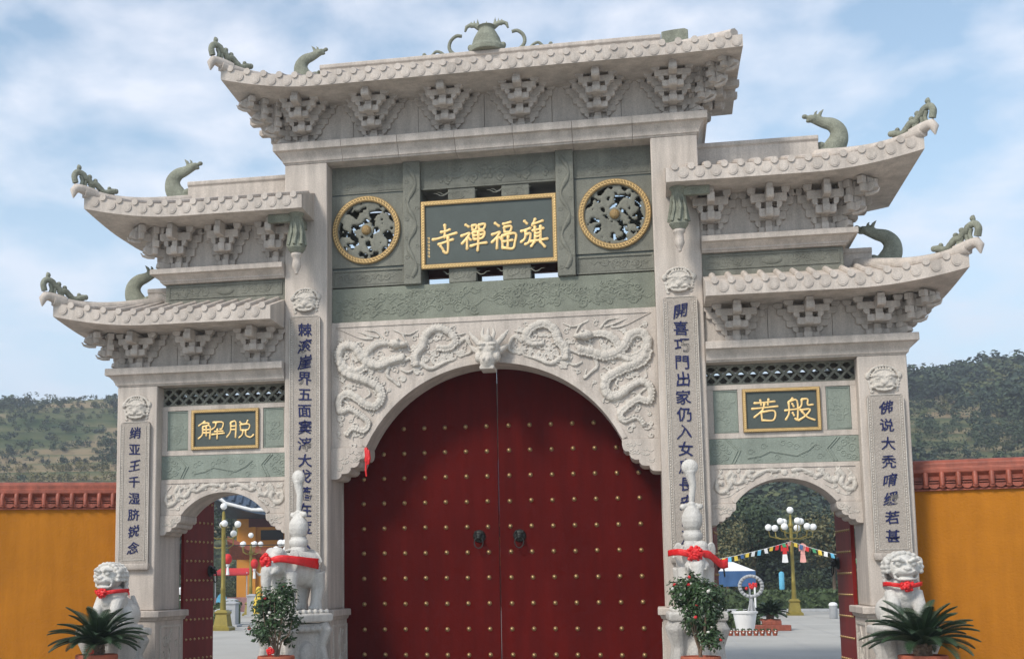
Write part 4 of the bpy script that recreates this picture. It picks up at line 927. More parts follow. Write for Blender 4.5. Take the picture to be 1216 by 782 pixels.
# ================================================================ boundary walls
for s, ang, label in ((-1, 17.3, 'orange plaster wall with red-brown tiled coping, left of the gateway'), (1, 8.2, 'orange plaster wall with red-brown tiled coping, right of the gateway')):
    wl = empty('boundary_wall', (s*6.44, .62, -.15), 0, label, 'wall', 'orange boundary walls')
    wl.rotation_euler = (0, 0, (math.radians(ang) if s < 0 else PI-math.radians(ang)) + (PI if s < 0 else 0) - (0 if s < 0 else 0))
    # local +x runs away from the gateway; front is local y<0 on the right, y>0 on the left -> mirror with f
    f = 1 if s < 0 else 1
    if s < 0: wl.rotation_euler = (0, 0, PI+math.radians(ang)); fs = 1
    else: wl.rotation_euler = (0, 0, -math.radians(ang)); fs = -1
    L = 16
    def Y(a, b): return sorted((fs*a, fs*b))
    MB().box(0, L, *Y(-.12, .12), 0, 3.08).build('plaster_face', 'orange', wl)
    b = MB(); 
    b.prism([(fs*-.18, 3.56), (fs*.05, 3.56), (fs*.10, 3.54), (fs*.13, 3.50), (fs*.13, 3.44), (fs*.155, 3.42), (fs*.155, 3.36), (fs*.10, 3.30), (fs*.10, 3.08), (fs*-.18, 3.08)], 0, L, 'x')
    b.box(0, L, *Y(.10, .165), 3.075, 3.10)
    b.build('coping', 'terracotta', wl, bevel=.006)
    t = MB(); t.tube([(0, fs*.12, 3.335), (0, fs*.17, 3.33), (0, fs*.20, 3.27), (0, fs*.205, 3.15)], [.035, .042, .040, .036], 8, 1, True, (1, 0, 0)); t.ell((0, fs*.205, 3.135), (.044, .02, .028), 10, 6)
    roll = t.mesh('tile_roll', 'terracotta', 50)
    t = MB(); t.prism([(-.075, 3.175), (-.07, 3.14), (-.04, 3.115), (0, 3.105), (.04, 3.115), (.07, 3.14), (.075, 3.175)], *Y(.10, .185)); t.prism([(-.07, 3.25), (.07, 3.25), (.07, 3.235), (-.07, 3.235)], *Y(.10, .16)); t.prism([(-.07, 3.21), (.07, 3.21), (.07, 3.195), (-.07, 3.195)], *Y(.10, .175))
    drip = t.mesh('drip_tile', 'terracotta', 40)
    for i in range(int(L/.235)):
        inst(roll, 'tile_roll', wl, (.10+i*.235, 0, 0)); inst(drip, 'drip_tile', wl, (.10+.1175+i*.235, 0, 0))

# ================================================================ statues
def bow(name, loc, rz, label, group, R_=.12, band=None, seed=1, tails=None):
    o = empty(name, loc, rz, label, 'ribbon', group)
    rr = random.Random(seed); b = MB()
    b.ell((0, 0, 0), (R_*.72, R_*.5, R_*.72), 12, 8)
    for k in range(34):
        th = rr.uniform(0, 2*PI); ph = math.acos(rr.uniform(-.2, 1)); r = R_*.78
        p = (r*math.sin(ph)*math.cos(th), -r*.7*math.cos(ph), r*math.sin(ph)*math.sin(th))
        b.ell(p, (R_*.26, R_*.2, R_*.22), 7, 5, (rr.uniform(0, 3), rr.uniform(0, 3), 0))
    b.build('rosette', 'ribbon', o, 25)
    for pts in band or []:
        s_ = MB(); n = len(pts)
        P = smooth_path(pts[0], 5); W_ = pts[1]
        vs = []; fs = []
        for i, p in enumerate(P):
            w_ = lerp(W_[0], W_[1], i/(len(P)-1)); z = .008*math.sin(i*1.7)
            vs += [(p.x, p.y+z, p.z+w_), (p.x, p.y-.012+z, p.z+w_*.35), (p.x, p.y+z*.5, p.z-w_*.3), (p.x, p.y-.006, p.z-w_)]
        for i in range(len(P)-1):
            for j in range(3): fs.append((4*i+j, 4*i+j+1, 4*i+5+j, 4*i+4+j))
        s_.add(vs, fs); q = s_.build('ribbon_band', 'ribbon', o, 50)
        md = q.modifiers.new('thick', 'SOLIDIFY'); md.thickness = .008
    return o
def elephant(s):
    lab = 'white marble elephant carrying a vase, ' + ('left' if s < 0 else 'right')+' of the red main doors'
    e = empty('elephant_statue', (s*3.10+(.06 if s > 0 else .03), -.86, 0), (-.50 if s < 0 else .05), lab, 'statue', 'elephant statues flanking the main doors')
    b = MB(); z = 1.20
    # pedestal in the form of a carved table
    b = MB(); W_, D_ = .36, .42
    loft(b, [(-W_-.05, W_+.05, -D_-.05, D_+.05, 0), (-W_-.05, W_+.05, -D_-.05, D_+.05, .14), (-W_, W_, -D_, D_, .17)])
    b.box(-W_+.08, W_-.08, -D_+.08, D_-.08, .1, .95)
    for sx in (-1, 1):
        for sy in (-1, 1):
            b.tube([(sx*(W_-.08), sy*(D_-.08), .98), (sx*(W_-.03), sy*(D_-.03), .88), (sx*(W_-.08), sy*(D_-.08), .62), (sx*(W_-.04), sy*(D_-.04), .38), (sx*(W_+.01), sy*(D_+.01), .24), (sx*(W_+.02), sy*(D_+.02), .18)], [.11, .12, .085, .075, .095, .06], 8)
    loft(b, [(-W_+.03, W_-.03, -D_+.03, D_-.03, .84), (-W_, W_, -D_, D_, .88), (-W_+.01, W_-.01, -D_+.01, D_-.01, .98)])
    for i in range(4):
        for (ax, q) in ((0, -1), (0, 1), (1, -1), (1, 1)):
            t = -.21+i*.14
            b.ell((t, q*D_, .90) if ax == 0 else (q*W_, t, .90), .055, 8, 6)
    b.ell((0, -D_+.06, .5), (.16, .08, .2), 10, 8); b.ell((W_-.06, 0, .5), (.08, .18, .2), 10, 8)
    b.build('carved_base', 'pedestal', e, 60, remesh=.016)
    b = MB(); loft(b, [(-.40, .40, -.46, .46, 1.0), (-.42, .42, -.48, .48, 1.03), (-.42, .42, -.48, .48, 1.11), (-.40, .40, -.46, .46, 1.135)]); b.build('base_slab', 'marble', e, bevel=.012)
    b = MB(); b.box(-.33, .33, -.42, .46, 1.135, 1.185, .01)
    for i in range(7):
        for q in (-1, 1): b.ell((q*.33, -.36+i*.13, 1.16), .042, 8, 6)
    for i in range(5): b.ell((-.26+i*.13, -.42, 1.16), .042, 8, 6)
    b.build('petal_plinth', 'marble', e, 60)
    # body
    b = MB(); z = 1.18
    b.ell((0, .10, z+.66), (.265, .40, .27), 20, 14); b.ell((0, .30, z+.62), (.24, .22, .27), 16, 12); b.ell((0, -.12, z+.66), (.24, .22, .25), 16, 12)
    b.ell((0, -.36, z+.77), (.205, .19, .215), 18, 14); b.ell((-.08, -.40, z+.90), (.10, .10, .09), 12, 10); b.ell((.08, -.40, z+.90), (.10, .10, .09), 12, 10)
    for sx in (-1, 1):
        b.tube([(sx*.155, -.20, z+.6), (sx*.155, -.22, z+.34), (sx*.155, -.23, z+.12), (sx*.155, -.24, z+.0)], [.125, .105, .092, .115], 12)
        b.tube([(sx*.15, .36, z+.6), (sx*.155, .40, z+.34), (sx*.155, .36, z+.14), (sx*.155, .35, z+.0)], [.155, .115, .092, .115], 12)
        for (yy) in (-.24, .35):
            for k in (-1, 0, 1): b.ell((sx*.155+k*.05, yy-.10+abs(k)*.012, z+.035), (.032, .03, .038), 8, 6)
        b.ell((sx*.11, -.50, z+.62), (.07, .08, .07), 10, 8); b.ell((sx*.115, -.52, z+.80), (.03, .025, .022), 8, 6)
        b.tube([(sx*.11, -.52, z+.60), (sx*.13, -.62, z+.56), (sx*.13, -.69, z+.62)], [.035, .026, .008], 8)
    b.tube([(0, -.48, z+.72), (0, -.575, z+.60), (.0, -.60, z+.44), (.01, -.585, z+.27), (.03, -.60, z+.13), (.08, -.66, z+.08), (.12, -.70, z+.12)], [.135, .105, .082, .068, .056, .046, .036], 12)
    b.tube([(0, .50, z+.80), (.03, .56, z+.62), (.06, .55, z+.38)], [.04, .026, .03], 8)
    b.build('body', 'marble', e, 60, remesh=.0125)
    for sx in (-1, 1):
        b = MB(); P = [(.17, -.27, .93), (.24, -.25, .99), (.30, -.22, .95), (.315, -.20, .84), (.29, -.20, .70), (.24, -.22, .58), (.19, -.25, .55), (.175, -.27, .66), (.17, -.28, .80)]
        b.v = [(sx*p[0]*.98, p[1], z+p[2]) for p in P]+[(sx*p[0], p[1]+.045, z+p[2]) for p in P]+[(sx*.235, -.20, z+.78), (sx*.235, -.15, z+.78)]
        n = len(P); b.f = [(i, (i+1) % n, 2*n) for i in range(n)]+[((i+1) % n+n, i+n, 2*n+1) for i in range(n)]+[(i, i+n, (i+1) % n+n, (i+1) % n) for i in range(n)]
        o = b.build('ear', 'marble', e, 80); md = o.modifiers.new('sub', 'SUBSURF'); md.levels = 2; md.render_levels = 2
    # saddle cloth
    b = MB(); top = []; 
    for i in range(17):
        t = -1.25+2.5*i/16; top.append((math.sin(t)*.295, z+.66+math.cos(t)*.30))
    inn = [(p[0]*.93, (p[1]-z-.66)*.93+z+.66) for p in top]; b.strip(top, inn, -.06, .36)
    b.tube([(p[0], -.06, p[1]) for p in top], .016, 6); b.tube([(p[0], .36, p[1]) for p in top], .016, 6)
    b.build('saddle_cloth', 'marble', e, 40)
    # drum, vase and ruyi sceptre
    zt = z+.93
    MB().lathe([(.0, -.02), (.135, -.02), (.135, .05), (.12, .07), (.14, .10), (.155, .16), (.14, .19), (.13, .20), (.13, .23), (0, .23)], 24, (0, .12, zt)).build('drum_seat', 'marble', e, 50)
    b = MB(); b.lathe([(0, .23), (.10, .23), (.135, .28), (.158, .36), (.155, .44), (.12, .52), (.075, .565), (.055, .60), (.06, .63), (.045, .66), (0, .66)], 24, (0, .12, zt))
    for sx in (-1, 1): b.ell((sx*.125, .12, zt+.585), (.052, .05, .048), 12, 8); b.tube([(sx*.05, .12, zt+.60), (sx*.10, .12, zt+.61)], .035, 8)
    b.build('vase', 'marble', e, 60, remesh=.01)
    b = MB(); b.tube([(0, .12, zt+.62), (.012, .12, zt+.76), (.03, .12, zt+.90), (.0, .12, zt+1.06), (0, .12, zt+1.12)], [.035, .050, .054, .075, .09], 12); b.ell((-.005, .12, zt+1.185), (.128, .085, .125), 18, 12)
    b.build('sceptre_finial', 'marble', e, 60, remesh=.01)
    return e
elephant(-1); elephant(1)
zb = 1.18+.70
L_ = lambda q: q
b_ = bow('ribbon_with_rosette', (3.10-.33, -.86-.50, 1.97), -.42, 'red ribbon and rosette tied across the forehead of the left elephant', 'red ribbons on the statues', .125,
    [([(.06, .02, .0), (.22, .10, .03), (.36, .32, .0), (.40, .58, -.03), (.40, .80, -.05)], (.045, .085)), ([(-.06, .02, 0), (-.2, .10, -.03), (-.34, .30, -.02), (-.34, .6, -.02)], (.04, .05))], 3)
b_.location = (-3.07-.285, -.86-.52, 1.96)
x2 = MB()
bow('ribbon_with_rosette', (3.155, -.86-.60, 1.97), .05, 'red ribbon and rosette tied across the forehead of the right elephant', 'red ribbons on the statues', .13,
    [([(.06, .02, .0), (.20, .08, -.01), (.30, .20, -.08), (.40, .30, -.15), (.50, .36, -.13)], (.05, .07)), ([(-.06, .02, 0), (-.2, .08, .03), (-.30, .22, .03), (-.36, .4, .02)], (.05, .045))], 5)

def lion(s):
    lab = 'white marble guardian lion seated on a carved stone base, ' + ('beside the left orange wall' if s < 0 else 'beside the right orange wall')
    e = empty('lion_statue', (s*6.06, -.95, 0), (-.28 if s < 0 else .10), lab, 'statue', 'guardian lion statues'); e.scale = (1.20, 1.12, 1.04)
    b = MB(); W_, D_ = .27, .34
    loft(b, [(-W_-.05, W_+.05, -D_-.05, D_+.05, 0), (-W_-.05, W_+.05, -D_-.05, D_+.05, .12), (-W_, W_, -D_, D_, .15)])
    b.box(-W_+.05, W_-.05, -D_+.05, D_-.05, .1, .78)
    for sx in (-1, 1):
        for sy in (-1, 1): b.tube([(sx*(W_-.05), sy*(D_-.05), .78), (sx*(W_-.01), sy*(D_-.01), .68), (sx*(W_-.06), sy*(D_-.06), .45), (sx*(W_-.01), sy*(D_-.01), .18)], [.08, .085, .06, .075], 8)
    b.box(-W_, W_, -D_, D_, .66, .72)
    b.build('carved_base', 'pedestal', e, 60, remesh=.014)
    b = MB(); loft(b, [(-.33, .33, -.40, .40, .76), (-.34, .34, -.41, .41, .78), (-.34, .34, -.41, .41, .86), (-.32, .32, -.39, .39, .88)]); b.build('base_slab', 'marble', e, bevel=.012)
    b = MB(); z = .88; k_ = 1
    b.box(-.26, .26, -.33, .33, .87, .93, .01)
    b.ell((0, .14, z+.26), (.22, .22, .24), 18, 12); b.ell((0, -.02, z+.42), (.20, .18, .27), 18, 12)
    for sx in (-1, 1):
        b.ell((sx*.17, .14, z+.20), (.11, .19, .18), 14, 10); b.tube([(sx*.19, .06, z+.10), (sx*.20, -.12, z+.08)], [.07, .065], 10)
        b.tube([(sx*.13, -.08, z+.46), (sx*.15, -.17, z+.28), (sx*.15, -.20, z+.12), (sx*.15, -.23, z+.05)], [.095, .078, .065, .075], 12)
        for k in (-1, 0, 1): b.ell((sx*.15+k*.042, -.29, z+.07), (.028, .04, .032), 8, 6); b.ell((sx*.20+k*.036, -.18, z+.07), (.025, .035, .03), 8, 6)
    b.ell((0, -.12, z+.44), (.12, .11, .14), 12, 10)
    if s > 0: b.ell((0, -.24, z+.12), (.075, .075, .075), 12, 8)
    # head
    hz = z+.78; hy = -.10
    b.ell((0, hy, hz+.02), (.185, .18, .19), 18, 14); b.ell((0, hy-.14, hz-.05), (.125, .09, .065), 14, 10); b.ell((0, hy-.13, hz-.145), (.115, .08, .035), 14, 8)
    b.ell((0, hy-.22, hz+.0), (.05, .035, .035), 10, 8)
    for sx in (-1, 1):
        b.ell((sx*.085, hy-.16, hz+.065), (.042, .035, .036), 10, 8); b.tube([(sx*.02, hy-.19, hz+.09), (sx*.08, hy-.20, hz+.13), (sx*.16, hy-.14, hz+.11)], [.022, .032, .02], 8)
        b.tube([(sx*.01, hy-.215, hz-.055), (sx*.08, hy-.20, hz-.03), (sx*.135, hy-.13, hz-.07), (sx*.12, hy-.14, hz-.14)], .021, 8)
        b.ell((sx*.20, hy-.02, hz+.10), (.035, .05, .06), 8, 6)
    R = random.Random(5)
    for r_ in range(5):
        for k in range(13):
            t = lerp(-.3, PI+.3, k/12) if r_ < 4 else lerp(.3, PI-.3, k/12)
            yy = hy-.07+r_*.062; rad = .20 if r_ < 4 else .15
            b.ell((rad*math.cos(t), yy, hz+.02+rad*.98*math.sin(t)), (.036, .036, .036), 7, 6)
    for k in range(10):
        for r_ in range(4):
            t = lerp(.1, PI-.1, k/9); b.ell((.18*math.cos(t), hy+.12+.12*math.sin(t)*.6, hz-.02-r_*.075), (.038, .038, .04), 7, 6)
    b.tube([(0, .33, z+.12), (.05, .40, z+.3), (.0, .40, z+.5)], [.06, .07, .03], 10)
    b.build('body', 'marble', e, 60, remesh=.0105)
    nb = bow('ribbon_with_rosette', (0, 0, 0), (-.28 if s < 0 else .10), ('red ribbon and rosette round the neck of the left lion' if s < 0 else 'red ribbon and rosette round the neck of the right lion'), 'red ribbons on the statues', .088,
        [([(-.05, .0, 0), (-.15, .04, .02), (-.21, .14, .03), (-.215, .28, .02)], (.028, .03)), ([(.05, .0, 0), (.15, .04, .02), (.21, .14, .03), (.23, .28, .03)]+([(.255, .27, -.06)] if s < 0 else []), (.028, .03))], 8+s)
    m_ = Matrix.Translation(e.location) @ Matrix.Rotation(-.28 if s < 0 else .10, 4, 'Z') @ Matrix.Diagonal((1.20, 1.12, 1.04, 1)); nb.scale = (1.20, 1.12, 1.04)
    nb.location = m_ @ Vector((0, hy-.17, hz-.235))
lion(-1); lion(1)

# ================================================================ potted plants in front
def pot(parent, r, h, m='pot', z=0):
    MB().lathe([(0, 0), (r*.68, 0), (r*.72, .02), (r*.92, h*.8), (r*.95, h*.84), (r*1.06, h*.86), (r*1.08, h*.95), (r*1.04, h), (r*.92, h), (r*.88, h*.93), (0, h*.93)], 24, (0, 0, z)).build('pot', m, parent, 50)
def cycad(x, y, h0, R_, label, seed, bowloc=None):
    rr = random.Random(seed)
    e = empty('potted_cycad', (x, y, 0), 0, label, 'plant', 'potted plants')
    pot(e, .30, h0)
    b = MB(); b.lathe([(0, h0-.05), (.10, h0-.05), (.11, h0+.06), (.09, h0+.14), (0, h0+.18)], 12)
    for k in range(24): t = k*2.4; b.ell((.10*math.cos(t), .10*math.sin(t), h0+k*.006), (.03, .03, .03), 6, 4)
    b.build('trunk', 'bark', e, 50)
    n = 46
    for k in range(n):
        el = lerp(1.45, .30, (k/n)**.85)+rr.uniform(-.08, .08); az = k*2.39996+rr.uniform(-.15, .15); L = R_*rr.uniform(.86, 1.06)
        b = MB(); P = []; m = 14
        p = Vector((.03, 0, .12)); a = el
        for i in range(m+1):
            P.append(p.copy()); p = p+Vector((math.cos(a), 0, math.sin(a)))*(L/m); a -= .062+.02*math.cos(el)
        b.tube(P, [.010]*(m)+[.004], 5)
        ns = 46
        for i in range(3, ns):
            u = i/ns*m; j = min(m-1, int(u)); q = P[j].lerp(P[j+1], u-j); T = (P[j+1]-P[j]).normalized(); up = Vector((-T.z, 0, T.x))
            ll = .155*math.sin(PI*min(1, (i/ns)*.86+.14))**.6
            for sg in (-1, 1):
                d = (Vector((0, sg, 0))*.80+T*.55+up*.32).normalized(); w_ = T*.007; e1 = q+d*ll; md = q+d*ll*.5+up*.006
                o_ = len(b.v); b.v += [tuple(q-w_), tuple(q+w_), tuple(md+w_), tuple(md-w_), tuple(e1-up*.012)]; b.f += [(o_, o_+1, o_+2, o_+3), (o_+3, o_+2, o_+4)]
        fr = b.build('frond', 'leaf_dark', e, 0); fr.location = (0, 0, h0); fr.rotation_euler = (rr.uniform(-.1, .1), 0, az)
    return e
cycad(-5.86, -2.0, .56, .76, 'dark green cycad in a clay pot before the left lion, red bow on its pot', 4)
cycad(6.10, -2.0, .56, .78, 'dark green cycad in a clay pot before the right lion', 9)
for (p, lab) in (((-5.86, -2.24, .62), 'small red bow tied on the left cycad'), ((-3.02, -2.22, .62), 'small red bow tied round the left camellia stem')):
    bow('red_bow', p, 0, lab, None, .065, [([(.0, 0, -.02), (.03, -.02, -.09), (.05, -.02, -.16)], (.02, .02)), ([(.0, 0, -.02), (-.03, -.02, -.09), (-.05, -.02, -.15)], (.02, .02))], 2)['category'] = 'bow'
def camellia(x, y, label, seed, R_, zc, n, blooms, lean=0):
    rr = random.Random(seed)
    e = empty('potted_camellia', (x, y, 0), 0, label, 'plant', 'potted plants'); h0 = .54
    pot(e, .26, h0)
    b = MB(); tips = []
    for k in range(9):
        az = rr.uniform(0, 2*PI); r1 = rr.uniform(.1, R_*.75); zt = zc+rr.uniform(-.25, .3)
        P = smooth_path([(rr.uniform(-.03, .03), rr.uniform(-.03, .03), h0-.05), (r1*.35*math.cos(az)+lean*.2, r1*.35*math.sin(az), h0+.2), (r1*.8*math.cos(az)+lean*.6, r1*.8*math.sin(az), lerp(h0, zt, .6)), (r1*math.cos(az)+lean, r1*math.sin(az), zt)], 3)
        b.tube(P, [lerp(.016, .005, i/(len(P)-1)) for i in range(len(P))], 6); tips.append(P[-1])
    b.build('stem', 'bark', e, 50)
    b = MB(); cl = [Vector((R_*.62*rr.uniform(-1, 1)+lean*.7, R_*.6*rr.uniform(-1, 1), zc+rr.uniform(-.36, .40))) for _ in range(17)]
    for i in range(n):
        c = rr.choice(cl); g = Vector((rr.gauss(0, 1), rr.gauss(0, 1), rr.gauss(0, .9))).normalized()*rr.uniform(.05, .19)
        p = c+g; nrm = (g.normalized()+Vector((0, 0, .6))+Vector((rr.gauss(0, .4), rr.gauss(0, .4), rr.gauss(0, .3)))).normalized()
        t = nrm.cross(Vector((rr.gauss(0, 1), rr.gauss(0, 1), rr.gauss(0, 1)))).normalized(); q = nrm.cross(t); l = rr.uniform(.028, .046); w_ = l*.5
        o_ = len(b.v); b.v += [tuple(p-t*l), tuple(p+q*w_-nrm*.004), tuple(p+t*l), tuple(p-q*w_-nrm*.004), tuple(p+nrm*.007)]
        b.f += [(o_, o_+1, o_+4), (o_+1, o_+2, o_+4), (o_+2, o_+3, o_+4), (o_+3, o_, o_+4)]
    tag(b.build('foliage', 'leaf', e, 0), kind='stuff')
    fl = MB(); fl.ell((0, 0, 0), (.022, .022, .020), 8, 6)
    for k in range(7):
        t = k*2*PI/7; fl.ell((.026*math.cos(t), .026*math.sin(t), .004), (.021, .021, .012), 7, 5, (0, -.5*math.cos(t), 0))
    fr_, fw_ = fl.mesh('bloom', 'flower_red', 60), fl.mesh('bloom', 'flower_white', 60)
    for k in range(blooms):
        c = rr.choice(cl); a = rr.uniform(PI*1.0, PI*2.0); d = Vector((math.cos(a), math.sin(a), rr.uniform(-.5, .8))).normalized()
        sc = rr.uniform(.42, .72)
        inst(fr_ if rr.random() < .5 else fw_, 'bloom', e, c+d*.17, (rr.uniform(-1.6, -.8), 0, rr.uniform(-.6, .6)), (sc, sc, sc))
camellia(-3.00, -2.0, 'leafy camellia bush with almost no blooms in a pot before the left elephant', 5, .37, 1.15, 2100, 5, 0)
camellia(3.17, -2.0, 'camellia bush with red and white blooms in a pot before the right elephant', 6, .42, 1.14, 4300, 30, 0)

# red tassel hanging at the corbel
t = MB(); P = [(-2.10, .12, 3.84), (-2.07, .10, 3.72), (-2.09, .10, 3.60)]
t.tube(P, [.03, .045, .03], 7); t.tube([(-2.09, .10, 3.62), (-2.10, .10, 3.45), (-2.09, .10, 3.36)], [.022, .018, .012], 6); t.tube([(-2.05, .10, 3.80), (-2.04, .09, 3.66), (-2.06, .1, 3.56)], [.02, .03, .02], 6)
tag(t.build('red_tassel', 'ribbon'), 'small red cloth tassel hanging from the left corbel of the main arch', 'tassel')

# ================================================================ plaza behind the gateway
def lamp(x, y, label, H, globes, rg, sc=1, rz=0):
    e = empty('street_lamp', (x, y, 0), rz, label, 'street lamp', 'globe street lamps in the plaza')
    b = MB(); loft(b, [(-.34, .34, -.34, .34, 0), (-.34, .34, -.34, .34, .10), (-.26, .26, -.26, .26, .16), (-.20, .20, -.20, .20, .55), (-.25, .25, -.25, .25, .62), (-.15, .15, -.15, .15, .72)])
    b.lathe([(0, .7), (.11, .7), (.085, 1.4), (.10, 1.45), (.08, 1.5), (.075, H-.9), (.12, H-.85), (.12, H-.78), (.07, H-.7), (.05, H-.35), (0, H-.3)], 12)
    b.build('post', 'lamp_post', e, 40)
    g = MB().ell((0, 0, 0), rg, 16, 12).mesh('globe', 'globe', 80)
    for (r, z, a) in globes:
        p = (r*math.cos(a), r*math.sin(a), z)
        if r > .01:
            MB().tube([(0, 0, z-.50), (p[0]*.5, p[1]*.5, z-.52), (p[0]*.95, p[1]*.95, z-.40), (p[0], p[1], z-rg*.8)], .022, 6).build('lamp_arm', 'lamp_post', e, 50)
        inst(g, 'globe', e, p)
    return e
gl = [(0, 4.62, 0)]+[(.52, 4.12, .5+k*2*PI/4) for k in range(4)]+[(.98, 3.86, .15+k*2*PI/6) for k in range(6)]
lamp(8.45, 37.8, 'tall gold-painted lamp with eleven white globes, seen through the right arch', 4.75, gl, .15)
gl2 = [(0, 4.35, 0)]+[(.50, 3.72, .4+k*2*PI/4) for k in range(4)]+[(.55, 3.40, 1.2), (.6, 3.4, 2.9)]
lamp(-12.45, 22.3, 'tall gold-painted lamp with white globes, seen through the left arch', 4.5, gl2, .12)
gl3 = [(0, 4.1, 0)]+[(.5, 3.65, .4+k*2*PI/5) for k in range(5)]
lamp(-17.95, 42.0, 'smaller globe lamp standing further back in the left arch', 4.0, gl3, .14)
lamp(-14.3, 37.0, 'globe lamp partly hidden behind the left elephant', 4.2, [(0, 3.9, 0)]+[(.5, 3.5, .2+k*2*PI/6) for k in range(6)]+[(.75, 3.2, k*PI/2) for k in range(4)], .17)

# bins and stone blocks
def bin_(x, y, label, h=.9):
    e = empty('litter_bin', (x, y, 0), 0, label, 'bin', None, .72)
    MB().lathe([(0, 0), (.20, 0), (.22, .03), (.22, h*.8), (0, h*.8)], 18).build('bin_body', 'grey_stone', e, 50)
    MB().lathe([(0, h*.8), (.235, h*.8), (.24, h*.86), (.20, h*.95), (.10, h), (0, h)], 18).build('bin_lid', 'white', e, 50)
bin_(9.42, 32.7, 'grey litter bin on the plaza edge inside the right arch')
for (x, y, h, lb) in ((-12.9, 23.6, .62, 'grey stone block at the foot of the left lamp'), (-13.35, 25.8, .85, 'pale stone block second from the left lamp'), (-15.0, 30.5, .9, 'pale stone block third from the left lamp'), (-17.2, 40, 1.0, 'pale stone block farthest along the kerb')):
    b = MB(); b.box(-.32, .32, -.3, .3, 0, .10, .01); b.box(-.22, .22, -.2, .2, .10, h, .02); loft(b, [(-.25, .25, -.23, .23, h), (-.25, .25, -.23, .23, h+.06), (-.1, .1, -.1, .1, h+.12)])
    o = b.build('stone_block', 'grey_stone', None, bevel=.01); o.location = (x, y, 0); tag(o, lb, 'block', 'stone blocks along the plaza')

# hedge, kerb
def hedge(name, x0, x1, y, d, h, label, seed, n):
    rr = random.Random(seed); b = MB()
    for i in range(n):
        x = rr.uniform(x0, x1); f = rr.random(); hh = h*(.82+.25*noise.noise(Vector((x*.8, seed, 0))))
        if f < .45: p = Vector((x, y+rr.uniform(-.1, .1), rr.uniform(.05, hh))); 
        else: p = Vector((x, y+rr.uniform(0, d), hh+rr.uniform(-.12, .1)))
        r = rr.uniform(.06, .13); a = Vector((rr.gauss(0, 1), rr.gauss(0, 1), rr.gauss(0, 1))).normalized(); c = a.cross(Vector((rr.gauss(0, 1), .3, 1))).normalized(); q = a.cross(c)
        o_ = len(b.v); b.v += [tuple(p-c*r), tuple(p-q*r*.6), tuple(p+c*r), tuple(p+q*r*.6)]; b.f.append((o_, o_+1, o_+2, o_+3))
    b.box(x0+.05, x1-.05, y+.08, y+d-.08, .02, h*.72)
    return tag(b.build(name, 'hedge', None, 0), label, 'hedge', None)
hedge('hedge', -2, 26, 44.6, 1.2, 1.15, 'clipped green hedge along the far plaza edge inside the right arch', 3, 5200)
hedge('hedge', -26.5, -18.6, 33, 1.5, 1.25, 'clipped green hedge beside the left lamp', 4, 2200)
hedge('hedge', -14.7, -14.0, 27.5, 1.5, 1.0, 'small square hedge behind the left lamp', 5, 500)
b = MB().box(-45, 40, 44.0, 44.3, 0, .14); tag(b.build('kerb', 'grey_stone', None, bevel=.01), kind='structure')
sheet('far_path', -80, 80, 44.3, 60, -.004, 'ground')

# potted plants in the plaza
def shrub_leaves(b, c, r, n, rr, l=.06, flat=1):
    for i in range(n):
        g = Vector((rr.gauss(0, 1), rr.gauss(0, 1), rr.gauss(0, 1)*flat)).normalized(); p = Vector(c)+Vector((g.x*r, g.y*r, g.z*r*flat))*rr.uniform(.6, 1.05)
        a = (g+Vector((rr.gauss(0, .5), rr.gauss(0, .5), rr.gauss(0, .5)))).normalized(); t = a.cross(Vector((rr.random(), 1, .3))).normalized(); q = a.cross(t)
        o_ = len(b.v); b.v += [tuple(p-t*l), tuple(p-q*l*.55), tuple(p+t*l), tuple(p+q*l*.55)]; b.f.append((o_, o_+1, o_+2, o_+3))
e = empty('flower_planter', (5.1, 18.6, 0), 0, 'tapered white stone planter inside the right arch', 'planter', None, .68)
MB().lathe([(0, 0), (.34, 0), (.36, .05), (.50, .86), (.55, .88), (.56, .96), (.48, .97), (.46, .88), (0, .88)], 16).build('pot', 'white', e, 40)
w_ = empty('silver_wreath', (5.30, 18.5, .63), 0, 'silver ring ornament with red flowers standing in the white planter', 'ornament')
b = MB(); ring = [(.32*math.cos(t), 0, .76+.30*math.sin(t)) for t in [i*2*PI/28 for i in range(29)]]; b.tube(ring, .05, 7)
for k in range(40): t = k*2*PI/40; b.ell((.32*math.cos(t), -.05+.05*(k % 2), .76+.30*math.sin(t)), (.06, .045, .05), 6, 4)
b.tube([(0, 0, -.05), (0, 0, .5)], .05, 7); b.tube([(-.12, 0, -.05), (0, 0, .42)], .03, 6); b.tube([(.12, 0, -.05), (0, 0, .42)], .03, 6); b.build('ring', 'grey_stone', w_, 50)
b = MB(); rr = random.Random(2)
for k in range(14): b.ell((rr.uniform(-.15, .15), -.06, .76+rr.uniform(-.07, .07)), .045, 7, 5)
b.build('flower', 'flower_red', w_, 60)
potme = MB().lathe([(0, 0), (.10, 0), (.14, .20), (.155, .22), (.15, .25), (0, .24)], 12).mesh('pot', 'pot', 40)
for i in range(9):
    x = 4.42+i*.175; e = empty('flower_pot', (x, 17.2, 0), 0, None, 'potted plant', 'row of small red flower pots', .56); e['label'] = ['leftmost', 'second', 'third', 'fourth', 'fifth', 'sixth', 'seventh', 'eighth', 'last'][i]+' red clay flower pot, counted from the left, in the row before the white planter'
    inst(potme, 'pot', e)
    b = MB(); rr = random.Random(i); shrub_leaves(b, (0, 0, .30), .12, 60, rr, .04, .6); tag(b.build('foliage', 'hedge', e, 0), kind='stuff')
    b = MB(); b.ell((0, -.12, .17), (.05, .05, .055), 8, 6); b.ell((.03, -.10, .26), (.035, .03, .035), 8, 6); b.build('flower', 'flower_white', e, 60)
cy = cycad(6.05, 21.4, .34, .62, 'small cycad on red clay steps inside the right arch', 12)
